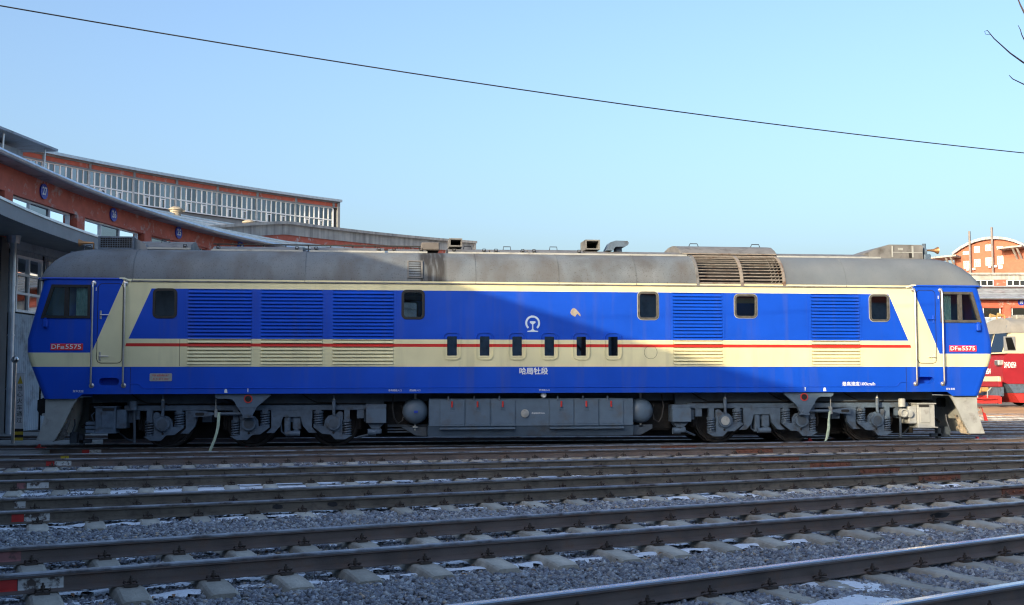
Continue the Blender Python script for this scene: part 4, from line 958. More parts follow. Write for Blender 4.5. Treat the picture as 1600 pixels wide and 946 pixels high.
# cab doors with handles, keyhole covers, grab rails
for sgn in (-1, 1):
    a, b = (-9.30, -8.775) if sgn < 0 else (8.86, 9.33)
    o = rrect(a, b, 1.81, 3.50, .10, 5); m = MB(); m.ring(o, inset(o, .012), YS-.005, YS+.002); d = lp(m, 'cab_door', DARK, sm=40)
    pp = inset(o, .014); m = MB(); m.prism(pp, YS-.007, YS+.001, 'y'); lp(m, 'door_skin', LIV, d, 30)
    hx = a+.07 if sgn < 0 else b-.06
    for z in (2.83, 1.96):
        m = MB(); m.box(hx-.02, hx+.02, YS-.02, YS-.004, z-.09, z+.09, .006); m.tube([(hx, YS-.02, z), (hx, YS-.05, z), (hx-sgn*.02 if sgn > 0 else hx+.18, YS-.05, z)] if sgn < 0 else [(hx, YS-.02, z), (hx, YS-.05, z), (hx-.16, YS-.05, z)], .011, 6); lp(m, 'door_handle', CHROME if sgn < 0 else BLUEP if z > 2.5 else CREAMP, d)
    for x in ((-9.385, -8.735) if sgn < 0 else (8.80, 9.457)):
        m = MB(); m.tube([(x, YS+.002, 3.50), (x, YS-.05, 3.50), (x, YS-.075, 3.46), (x, YS-.08, 3.40), (x, YS-.08, 1.42), (x, YS-.075, 1.38), (x, YS-.05, 1.345), (x, YS+.002, 1.345)], .021, 10)
        m.lathe([(.055, 0), (.05, -.012), (.03, -.02)], (x, YS, 3.50), 'y', 14); m.lathe([(.055, 0), (.05, -.012), (.03, -.02)], (x, YS, 1.345), 'y', 14); lp(m, 'handrail', CHROME)
    st = STEPS[0] if sgn < 0 else STEPS[1]
    m = MB(); m.ring(st, inset(st, .003), YS-.001, YS+.22); s_ = lp(m, 'step_recess', LIV)
    m = MB(); m.box(min(p[0] for p in st)-.02, max(p[0] for p in st)+.02, YS+.21, YS+.23, 1.3, 1.55); lp(m, 'back_plate', LIV, s_, 0)
    m = MB(); x = sgn*10.33; m.box(x-.05, x+.05, YS-.10, YS, 2.56, 2.73, .02); m.box(x-.02, x+.02, YS-.09, YS-.02, 2.73, 2.76); lp(m, 'marker_lamp', LIV)
# number plates and lettering, emblem
PLRED = mat('number_plate_red', (.72, .035, .05), .45, var=.1, scale=15)
for sgn in (-1, 1):
    a, b = (-10.23, -9.575) if sgn < 0 else (9.635, 10.30); cx = (a+b)/2; cz = 2.155
    m = MB(); m.box(a, b, YS-.012, YS, cz-.07, cz+.07, .004); pl = lp(m, 'number_plate', PLRED)
    for s, dx, sz, dz, wd in (('DF', -.225, .135, 0, 1.1), ('8B', -.085, .085, -.018, .9), ('5575', .135, .135, 0, 1.22)):
        link('numerals', text_mesh(s, sz, WHITEP, (cx+dx, YS-.013, cz+dz), extr=.003, bold=.0012, wide=wd), pl)
    link('small_lettering', text_mesh('架车支座', .055, WHITEP, (-9.65 if sgn < 0 else 9.64, YS-.002, 1.225), extr=.001), lo)
    link('small_lettering', text_mesh('I', .10, WHITEP, (-9.335 if sgn < 0 else 9.40, YS-.002, 3.37 if sgn < 0 else 3.33), extr=.001, bold=.003), lo)
link('depot_lettering', text_mesh('哈局牡段', .158, WHITEP, (-.025, YS-.003, 1.632), extr=.002, bold=.0035, wide=1.02), lo)
link('speed_lettering', text_mesh('最高速度100km/h', .10, WHITEP, (7.44, YS-.002, 1.343), extr=.001, bold=.001, wide=1.05), lo)
for s, x, z in (('各电缆插入口', -3.05, 1.225), ('燃油箱入口', -2.62, 1.225), ('燃油箱入口', .215, 1.222)): link('small_lettering', text_mesh(s, .048, WHITEP, (x, YS-.002, z), extr=.001), lo)
for x in (-6.17-.46, 6.17+.46):
    m = MB(); m.prism([(x-.035, 1.185), (x+.035, 1.185), (x+.026, 1.25), (x+.012, 1.265), (x-.012, 1.265), (x-.026, 1.25)], YS-.003, YS, 'y'); lp(m, 'stencil_mark', WHITEP, sm=0)
    xx = -6.17 if x < 0 else 6.17; m = MB(); m.box(xx-.008, xx+.008, YS-.003, YS, 1.20, 1.275); lp(m, 'stencil_mark', WHITEP, sm=0)
    m = MB(); n = 24; o = [(xx+.115*math.cos(2*math.pi*i/n), 1.40+.115*math.sin(2*math.pi*i/n)) for i in range(n)]; q = [(xx+.108*math.cos(2*math.pi*i/n), 1.40+.108*math.sin(2*math.pi*i/n)) for i in range(n)]; m.ring(o, q, YS-.003, YS+.001); lp(m, 'lifting_cover', LIV)
m = MB(); n = 28; o = [(2.61+.15*math.cos(2*math.pi*i/n), 2.06+.15*math.sin(2*math.pi*i/n)) for i in range(n)]; q = [(2.61+.145*math.cos(2*math.pi*i/n), 2.06+.145*math.sin(2*math.pi*i/n)) for i in range(n)]; m.ring(o, q, YS-.004, YS+.001); lp(m, 'access_cover', DARK)
EMB = mat('emblem_pale', (.62, .72, .82), .5, var=.05, scale=10)
m = MB(); cx, cz = -.042, 2.70; ro, ri, n = .165, .122, 30
a0, a1 = R(-48), R(228)
o = [(cx+ro*math.cos(a0+(a1-a0)*i/n), cz+ro*math.sin(a0+(a1-a0)*i/n)) for i in range(n+1)]; q = [(cx+ri*math.cos(a0+(a1-a0)*i/n), cz+ri*math.sin(a0+(a1-a0)*i/n)) for i in range(n+1)]
m.prism(o+q[::-1], YS-.005, YS, 'y')
m.prism([(cx-.035, cz+.165), (cx+.035, cz+.165), (cx+.055, cz+.145), (cx+.045, cz+.118), (cx-.045, cz+.118), (cx-.055, cz+.145)], YS-.0075, YS, 'y')
m.prism([(cx-.062, cz+.03), (cx-.055, cz+.04), (cx+.055, cz+.04), (cx+.062, cz+.03), (cx+.062, cz+.005), (cx+.03, cz-.018), (cx+.014, cz-.03), (cx+.014, cz-.135), (cx+.05, cz-.165), (cx+.12, cz-.175), (cx+.12, cz-.195), (cx-.12, cz-.195), (cx-.12, cz-.175), (cx-.05, cz-.165), (cx-.014, cz-.135), (cx-.014, cz-.03), (cx-.03, cz-.018), (cx-.062, cz+.005)], YS-.0065, YS, 'y')
lp(m, 'railway_emblem', EMB, sm=0)
m = MB(); pts = []                            # patch of bare metal where paint has flaked
for x, z in ((.775,2.93),(.79,2.99),(.83,3.045),(.875,3.06),(.93,3.03),(.985,2.97),(1.045,2.90),(1.055,2.835),(1.0,2.875),(.965,2.905),(.93,2.86),(.905,2.82),(.86,2.845),(.80,2.88)): pts.append((x, z))
pts = [(.92+(x-.92)*.82, 2.93+(z-2.93)*.82) for x, z in pts]; m.prism(pts, YS-.0015, YS, 'y'); lp(m, 'bare_patch', mat('bare_filler', (.30, .27, .235), .7, var=.15, scale=12), sm=0)
m = MB(); m.prism(rrect(-8.205, -7.747, 1.435, 1.60, .02, 2), YS-.01, YS, 'y'); bp_ = lp(m, 'builder_plate', PLATE)
link('plate_lettering', text_mesh('中国 戚墅堰机车厂', .045, REDP, (-7.976, YS-.0115, 1.553), extr=.001), bp_); link('plate_lettering', text_mesh('机 车 型 号 2005', .045, REDP, (-7.976, YS-.0115, 1.48), extr=.001), bp_)

# ---- on the roof
def hatch(x0, x1, w=.98, z0=4.20, zt=.12, nm='roof_hatch', latches=True):
    m = MB(); pr = [(-w-.06, z0+.09), (-w-.06, z0+.115), (-w+.02, z0+.14), (-w*.72, z0+.14+zt*.7), (0, z0+.14+zt*1.35), (w*.72, z0+.14+zt*.7), (w-.02, z0+.14), (w+.06, z0+.115), (w+.06, z0+.09)]
    m.prism(pr, x0, x1, 'x'); h = lp(m, nm, ROOFD, sm=20)
    m = MB(); m.box(x0-.015, x1+.015, -w-.075, -w-.058, z0+.085, z0+.125); lp(m, 'edge_strip', LGREY, h, 0)
    if latches:
        for x in (x0+.12, x1-.12):
            m = MB(); m.box(x-.03, x+.03, -w-.03, -w+.05, z0+.12, z0+.17, .01); m.tube([(x-.04, -w+.06, z0+.16), (x-.03, -w+.03, z0+.21), (x+.03, -w+.03, z0+.21), (x+.04, -w+.06, z0+.16)], .008, 5); lp(m, 'latch', BLACK, h)
        xm = (x0+x1)/2
        m = MB(); m.tube([(xm-.09, -w*.5, z0+.14+zt*.8), (xm-.08, -w*.5, z0+.2+zt), (xm+.08, -w*.5, z0+.2+zt), (xm+.09, -w*.5, z0+.14+zt*.8)], .01, 5); lp(m, 'hatch_handle', BLACK, h)
    return h
hatch(-8.75, -7.55, .80, 4.24, .16); hatch(-7.05, -5.1); hatch(-4.92, -3.3); hatch(-3.2, -2.35, zt=.10); hatch(-1.85, -.93); hatch(-.9, -.05); hatch(-.03, 1.25, zt=.13); hatch(1.28, 3.62, zt=.10, latches=False); hatch(5.8, 8.3, zt=.10, latches=False)
m = MB(); m.box(-7.1, -2.4, -.5, -.44, 4.49, 4.515); m.box(-7.1, -2.4, .3, .36, 4.49, 4.515)
for x in np.arange(-7.0, -2.3, .5): m.tube([(x, -.47, 4.3), (x, -.47, 4.5)], .012, 5); 
lp(m, 'walkway_rail', BLACK)
# cab cooling units with wire grille
for sgn in (-1, 1):
    if sgn < 0:
        m = MB(); m.prism([(-9.46, 4.30), (-8.72, 4.30), (-8.72, 4.57), (-9.46, 4.57)], -.98, .6, 'y'); ac = lp(m, 'cooling_unit', FASCIA, sm=0)
        m = MB(); m.prism([(-8.72, 4.30), (-8.45, 4.30), (-8.5, 4.44), (-8.72, 4.57)], -.9, .55, 'y'); lp(m, 'sloping_shroud', FASCIA, ac, 0)
        m = MB(); m.box(-9.43, -8.75, -1.0, -.99, 4.325, 4.55); lp(m, 'dark_core', DARK, ac, 0)
        m = MB()
        for i in range(14): x = -9.42+.66*i/13; m.box(x-.004, x+.004, -1.012, -1.004, 4.32, 4.555)
        for i in range(6): z = 4.33+.22*i/5; m.box(-9.43, -8.75, -1.016, -1.008, z-.004, z+.004)
        m.box(-9.47, -8.71, -1.02, -.98, 4.545, 4.58); m.box(-9.47, -8.71, -1.02, -.98, 4.295, 4.325); m.box(-9.47, -9.43, -1.02, -.98, 4.325, 4.545); m.box(-8.75, -8.71, -1.02, -.98, 4.325, 4.545); lp(m, 'grille', GREY2, ac, 0)
    else:
        m = MB(); m.prism([(8.08, 4.30), (9.40, 4.30), (9.40, 4.60), (9.36, 4.63), (8.56, 4.63), (8.12, 4.48), (8.06, 4.44)], -.98, .6, 'y'); ac = lp(m, 'cooling_unit', ROOFD, sm=0)
        m = MB(); m.box(8.62, 8.65, -.995, -.97, 4.33, 4.6); m.box(9.12, 9.16, -.995, -.97, 4.33, 4.6); m.box(8.78, 8.9, -.99, -.97, 4.5, 4.55); m.box(8.66, 9.38, -.99, -.97, 4.44, 4.455); lp(m, 'casing_ribs', LGREY, ac, 0)
        m = MB(); m.box(9.05, 9.12, -.992, -.97, 4.32, 4.43); lp(m, 'dark_slot', DARK, ac, 0)
BRASS = mat('horn_brass', (.42, .22, .10), .4, .7, var=.15, scale=12)
def horn(x, s, z):
    m = MB(); m.lathe([(.02, 0), (.025, s*.12), (.04, s*.22), (.085, s*.30), (.09, s*.31)], (x, -.75, z), 'x', 14); m.tube([(x, -.75, z), (x, -.75, z-.2)], .015, 6); return lp(m, 'horn', BRASS)
horn(-9.62, -1, 4.46); horn(9.58, 1, 4.53)
m = MB(); m.cyl((9.52, -.8, 4.3), (9.52, -.8, 4.68), .045, n=10); m.lathe([(.09, 0), (.1, .05), (.03, .07)], (9.47, -.86, 4.47), 'x', 14); m.box(9.45, 9.62, -.95, -.7, 4.28, 4.42, .02); lp(m, 'radio_aerial', GREY2)
m = MB(); m.tube([(-9.83, -.7, 4.28), (-9.83, -.7, 4.36), (-9.78, -.7, 4.41), (-9.70, -.7, 4.41), (-9.66, -.7, 4.36)], .012, 6); lp(m, 'lifting_eye', GREY2)
m = MB(); m.box(-10.1, -9.85, -.8, -.4, 4.22, 4.26, .01); lp(m, 'aerial_plate', GREY2)
# exhaust box, intake boxes, silencer scoop
def ubox(x0, x1, z0, z1, nm, m_=ROOFD, y0=-.75, y1=-.1, t=.03):
    m = MB(); m.ring([(x0, z0), (x1, z0), (x1, z1), (x0, z1)], [(x0+t, z0+t), (x1-t, z0+t), (x1-t, z1-t), (x0+t, z1-t)], y0, y1, 'y'); b_ = lp(m, nm, m_, sm=0)
    m = MB(); m.box(x0+t*.5, x1-t*.5, y1-.06, y1-.02, z0+t*.5, z1-t*.5); lp(m, 'dark_inside', DARK, b_, 0); return b_
m = MB(); m.box(-2.46, -2.05, -.85, -.2, 4.38, 4.56, .02); lp(m, 'intake_box', mat('brownish_grey', (.12, .11, .105), .7, var=.15, scale=5))
ubox(-1.825, -1.53, 4.48, 4.67, 'exhaust_box'); ubox(1.32, 1.66, 4.45, 4.68, 'exhaust_box')
m = MB(); m.prism([(1.80, 4.43), (1.95, 4.43), (2.02, 4.52), (2.24, 4.52), (2.31, 4.56), (2.33, 4.61), (2.30, 4.655), (2.02, 4.66), (1.90, 4.62)], -.8, -.35, 'y'); m.cyl((2.12, -.55, 4.35), (2.12, -.55, 4.53), .1, n=12); lp(m, 'silencer_scoop', GREY2)
# radiator fan housing: arched ribs, dark core, one bar after another
def arch(x, off, t): y, z = sec(t); n = Vector((y+.35, z-3.62)).normalized(); return (x, y+n.x*off, z+n.y*off)
TT = [i/24*.52 for i in range(25)]
fan = MB()
top = [(-.95, 4.36), (-.80, 4.46), (-.55, 4.57), (-.2, 4.62), (.2, 4.62), (.55, 4.57), (.8, 4.46), (.95, 4.36)]
fan.prism(top+[(.6, 3.95), (-.6, 3.95)], FX0-.18, FX1+.08, 'x'); fh = lp(fan, 'fan_housing', ROOFD, sm=40)
m = MB(); m.box(FX0-.14, FX1+.06, -.98, -.93, 4.345, 4.37); lp(m, 'housing_edge', RUSTY, fh, 0)
for x in (FX0+.18, FX1-.35):
    m = MB(); m.tube([(x, -.35, 4.6), (x+.03, -.35, 4.665), (x+.2, -.35, 4.665), (x+.23, -.35, 4.6)], .01, 5); lp(m, 'housing_handle', BLACK, fh)
for x, w in ((FX0-.02, .06), ((FX0+FX1)/2-.02, .07), (FX1-.045, .06)):
    m = MB(); P = []
    for t in [i/16*.60 for i in range(17)]:
        P.append([arch(x, -.02, t), arch(x, .022, t), arch(x+w, .022, t), arch(x+w, -.02, t)])
    m.grid(P); lp(m, 'grille_rib', RUSTY if x > 4 else ROOFD, fh, 30)
for side in (-1, 1):
    m = MB(); P = []
    for t in [i/16 for i in range(17)]:
        q = arch(0, -.30, t); yy = q[1] if side < 0 else -q[1]; P.append([(FX0, yy, q[2]), (FX1, yy, q[2])])
    m.grid(P); lp(m, 'radiator_core', DARK, fh, 40)
NB = 13
for (xa, xb) in ((FX0+.04, (FX0+FX1)/2-.02), ((FX0+FX1)/2+.05, FX1-.04)):
    for i in range(NB):
        t = .012+.53*(i+.35)/NB; m = MB(); a = arch(0, .012, t); b = arch(0, -.03, t+.012)
        m.add([(xa, a[1], a[2]-.007), (xb, a[1], a[2]-.007), (xb, a[1], a[2]+.007), (xa, a[1], a[2]+.007), (xa, b[1], b[2]-.002), (xb, b[1], b[2]-.002), (xb, b[1], b[2]+.006), (xa, b[1], b[2]+.006)], [(0,1,2,3), (4,7,6,5), (0,4,5,1), (2,6,7,3), (0,3,7,4), (1,5,6,2)]); lp(m, 'grille_bar', RUSTY, fh, 0)
m = MB()                                       # crossed wire mesh behind the last bars
for i in range(4):
    x = FX1-.34+.085*i
    for j in range(12):
        t0 = .02+.5*j/12; t1 = .02+.5*(j+1)/12; a, b = arch(x, -.02, t0), arch(x+.07, -.02, t1); m.tube([a, b], .007, 4)
lp(m, 'wire_mesh', RUSTY, fh, 0)
# small louvred vent low on the roof, patch of torn covering
xs0, xs1 = -2.80, -2.46
def abar(m, xa, xb, t0, t1, o0, o1):
    m.add([arch(x, o, t) for x in (xa, xb) for o in (o0, o1) for t in (t0, t1)], [(0,1,3,2), (4,6,7,5), (0,4,5,1), (2,3,7,6), (0,2,6,4), (1,5,7,3)])
m = MB(); abar(m, xs0, xs1, .055, .07, -.01, .03); abar(m, xs0, xs1, .26, .275, -.01, .03)
for i in range(8):
    ta, tb = .055+.22*i/8, .055+.22*(i+1)/8; abar(m, xs0, xs0+.035, ta, tb, -.01, .03); abar(m, xs1-.035, xs1, ta, tb, -.01, .03)
rv = lp(m, 'roof_vent', ROOFD, sm=0)
for i in range(6):
    t = .075+.031*i; m = MB(); abar(m, xs0+.035, xs1-.035, t, t+.022, .012, .02); lp(m, 'vent_slat', ROOF, rv, 0)
m = MB()
for i in range(8): abar(m, xs0+.03, xs1-.03, .06+.025*i, .06+.025*(i+1), .002, .005)
lp(m, 'dark_back', DARK, rv, 0)

# ---- below the floor
UZ = 1.165
m = MB(); m.box(-9.5, 9.5, -1.05, 1.05, .98, 1.16); m.box(-8.75, -3.28, -1.16, -1.06, .90, 1.15); m.box(3.28, 8.75, -1.16, -1.06, .90, 1.15); m.box(-8.75, -3.28, 1.06, 1.16, .90, 1.15); m.box(3.28, 8.75, 1.06, 1.16, .90, 1.15); lp(m, 'underframe', GREY, sm=0)
def axle_plate(s):       # s=+1: low spring on the left, high spring on the right
    return [(s*x, z) for x, z in [(-.40, -.27), (-.25, -.355), (-.04, -.355), (.07, -.245), (.24, -.235), (.43, -.09), (.43, -.05), (.205, -.065), (.19, .06), (.12, .15), (-.05, .19), (-.09, .235), (-.14, .25), (-.19, .235), (-.205, .16), (-.185, .02), (-.19, -.25)]]
def bogie(sg):
    cx = sg*6.168
    # sg=-1 left bogie: axles low-left, low-left, high-left ; mirrored on the right
    kinds = {-1: (1, 1, -1), 1: (1, -1, -1)}[sg]
    ax = [cx-1.8, cx, cx+1.8]
    m = MB()
    for yy in (-1.30, 1.18):
        m.box(cx-2.62, cx+2.62, yy, yy+.12, .80, .915, .012)
        for a, k in zip(ax, kinds):
            q = [(a+k*x, .525+z) for x, z in ((.46, .28), (.75, .28), (.66, -.06), (.53, -.21), (.36, -.21), (.47, -.10))]
            m.prism(q, yy-.004, yy+.125, 'y')
        # deeper frame between the two axles whose legs face each other
        i = 1 if sg < 0 else 0
        m.box(ax[i]+.6, ax[i+1]-.6, yy+.002, yy+.118, .66, .80)
        m.box(cx-2.45, cx-2.3, yy+.01, yy+.11, .62, .80); m.box(cx+2.3, cx+2.45, yy+.01, yy+.11, .62, .80)
    m.box(cx-2.6, cx-2.45, -1.2, 1.2, .55, .8); m.box(cx+2.45, cx+2.6, -1.2, 1.2, .55, .8); m.box(cx-1.0, cx-.8, -1.2, 1.2, .55, .8); m.box(cx+.8, cx+1.0, -1.2, 1.2, .55, .8)
    b = lp(m, 'bogie_frame', GREY2, sm=25)
    for i, (a, k) in enumerate(zip(ax, kinds)):
        for s in (-1, 1):
            m = MB(); y0 = s*.68
            m.lathe([(.30, s*.02), (.44, s*.03), (.455, s*.0), (.525, s*.0), (.525, s*.13), (.47, s*.135), (.455, s*.11), (.25, s*.07), (.13, s*.10), (.13, s*.16)], (a, y0, .525), 'y', 40)
            m.lathe([(.555, -s*.03), (.555, 0), (.525, s*.0)], (a, y0, .525), 'y', 40)
            lp(m, 'wheel', WHEEL, b, 30)
        m = MB(); m.cyl((a, -.8, .525), (a, .8, .525), .1, n=14); lp(m, 'axle', WHEEL, b)
        m = MB(); m.lathe([(.10, -.104), (.10, -.110), (.0, -.110)], (a, -1.34, .525), 'y', 20); m.cyl((a, -1.43, .525), (a, -1.447, .525), .02, n=8); lp(m, 'axle_box_cap', LGREY if i == 0 and sg > 0 else GREY, b)
        m = MB(); m.prism([(a+x, .525+z) for x, z in axle_plate(k)], -1.36, -1.28, 'y')
        for x, z in ((-.02*k, -.27),): pass
        ap_ = lp(m, 'axle_box_plate', GREY2, b, 20)
        m = MB(); m.lathe([(.180, 0), (.180, -.03), (.176, -.034), (.153, -.034), (.153, -.085), (.147, -.092), (.0, -.092)], (a, -1.34, .525), 'y', 28)
        for t in range(6): m.cyl((a+.158*math.cos(t*1.047+.5), -1.38, .525+.158*math.sin(t*1.047+.5)), (a+.158*math.cos(t*1.047+.5), -1.40, .525+.158*math.sin(t*1.047+.5)), .014, n=6)
        m.lathe([(.06, 0), (.06, -.03)], (a-.135*k, -1.35, .525+.19), 'y', 14)
        lp(m, 'axle_box', GREY2, b)
        m = MB(); m.lathe([(.026, 0), (.026, -.006)], (a+.0, -1.361, .525-.21), 'y', 12); lp(m, 'bolt_hole', DARK, b)
        for (xr, z0, z1, rr) in ((-.285, -.25, .05, .078), (.33, -.055, .235, .088)):
            m = MB(); X = a+k*xr; helix(m, X, -1.27, .525+z0+.02, .525+z1-.01, rr, .0215, 5, 10); m.cyl((X, -1.27, .525+z0), (X, -1.27, .525+z0+.03), rr+.02, n=16); m.cyl((X, -1.27, .525+z1-.015), (X, -1.27, .525+z1+.02), rr+.02, n=16); lp(m, 'spring', GREY2, b, 50)
            m = MB(); m.cyl((X, -1.27, .525+z0), (X, -1.27, .525+z1+.02), rr*.5, n=10); lp(m, 'spring_core', DARK, b)
            m = MB(); m.box(X-.06, X+.06, -1.32, -1.22, .525+z1+.018, .83 if z1 < .2 else .84); lp(m, 'spring_seat', GREY2, b, 0)
        # brake blocks hung by the wheel
        m = MB(); q = a-k*.56; m.box(q-.05, q+.05, -.86, -.64, .36, .74, .02); m.tube([(q, -.9, .8), (q-.03*k, -.92, .5), (q, -.9, .38)], .02, 6); lp(m, 'brake_block', WHEEL, b)
    for i in (0, 1, 2):
        if i == 1: continue
        a = ax[i]; m = MB(); m.cyl((a+.005, -1.42, .72), (a+.005, -1.42, .88), .033, n=12); m.cyl((a+.005, -1.42, .86), (a+.005, -1.42, 1.02), .041, n=12); m.cyl((a+.005, -1.42, 1.02), (a+.005, -1.42, 1.13), .017, n=8); m.lathe([(.03, 0), (.03, -.05)], (a+.005, -1.40, .715), 'y', 10); lp(m, 'damper', GREY2, b)
        m = MB(); m.lathe([(.028, 0), (.03, .03), (.02, .05)], (a+.005, -1.42, 1.005), 'z', 10); lp(m, 'damper_cap', LGREY, b)
    # brake cylinder and rigging between the facing axles
    i = 1 if sg < 0 else 0; xm = (ax[i]+ax[i+1])/2; m = MB(); m.box(xm-.16, xm-.03, -1.28, -1.1, .26, .66, .02); m.box(xm+.02, xm+.2, -1.26, -1.12, .38, .66, .02); m.cyl((xm+.1, -1.3, .32), (xm+.1, -1.0, .32), .075, n=16); m.tube([(xm-.25, -1.2, .62), (xm-.22, -1.2, .34), (xm-.15, -1.2, .29)], .02, 6); m.cyl((xm-.12, -1.34, .30), (xm+.18, -1.34, .30), .06, n=14); lp(m, 'brake_cylinder', GREY2, b)
    # traction rod with forked end
    j = 0 if sg < 0 else 2; xa = ax[j]-sg*.66; xb = ax[1]-(-sg)*(.12)*-1*0+(sg*.12)
    m = MB(); m.tube([(xa-sg*.42, -1.40, .735), (cx+sg*.13, -1.40, .735)], .036, 12); m.prism([(xa+sg*.02, .80), (xa-sg*.22, .79), (xa-sg*.40, .76), (xa-sg*.42, .735), (xa-sg*.40, .71), (xa-sg*.22, .675), (xa+sg*.02, .665)], -1.44, -1.36, 'y'); lp(m, 'traction_rod', GREY2, b, 30)
    m = MB(); m.prism(rrect(xa-sg*.02, xa-sg*.21, .70, .765, .03, 3), -1.446, -1.44, 'y'); lp(m, 'fork_slot', DARK, b, 0)
    m = MB(); x = xa-sg*.45; m.box(x-.03, x+.03, -1.46, -1.34, .66, .83, .01); m.tube([(x, -1.42, .82), (x+sg*.01, -1.40, 1.0), (x, -1.36, 1.15)], .011, 5); lp(m, 'rod_hanger', LGREY, b)
    # pipes and cables along the frame
    m = MB(); m.tube([(cx-2.5, -1.2, .935), (cx-1.0, -1.2, .94), (cx+.6, -1.2, .935), (cx+2.5, -1.2, .94)], .014, 6)
    for a in ax: m.tube([(a-.7, -1.15, 1.16), (a-.55, -1.22, 1.05), (a-.35, -1.23, .965), (a+.05, -1.24, .96), (a+.12, -1.3, .9)], .012, 5)
    lp(m, 'brake_pipe', BLACK, b)
    # speed sensor lead
    return b
for sg in (-1, 1): bogie(sg)
def bracket(sg):
    cx = sg*6.168
    pl = [(-.70, 1.163), (.46, 1.163), (.46, 1.12), (.18, .88), (-.23, .88), (-.28, .98), (-.33, 1.04), (-.40, 1.06), (-.64, 1.06), (-.69, 1.09)]
    m = MB(); m.prism([(cx-sg*-1*-1*0+(x if sg < 0 else -x), z) for x, z in pl], -1.58, -1.50, 'y'); b = lp(m, 'bolster_bracket', TANKG, sm=20)
    m = MB(); m.prism([(cx+(x if sg < 0 else -x), z) for x, z in ((-.22, .876), (.175, .876), (.085, .685), (-.10, .685))], -1.575, -1.49, 'y'); m.box(cx-.12, cx+.12, -1.6, -1.48, .655, .688); m.lathe([(.045, 0), (.045, -.03)], (cx, -1.575, .725), 'y', 14); lp(m, 'bracket_foot', GREY2, b, 20)
    m = MB(); m.lathe([(.065, 0), (.09, 0), (.09, -.016), (.065, -.016)], (cx, -1.58, 1.055), 'y', 24); lp(m, 'red_ring', REDP, b)
    m = MB(); m.lathe([(.066, 0), (.066, -.006)], (cx, -1.592, 1.055), 'y', 20); lp(m, 'hole', DARK, b)
for sg in (-1, 1): bracket(sg)
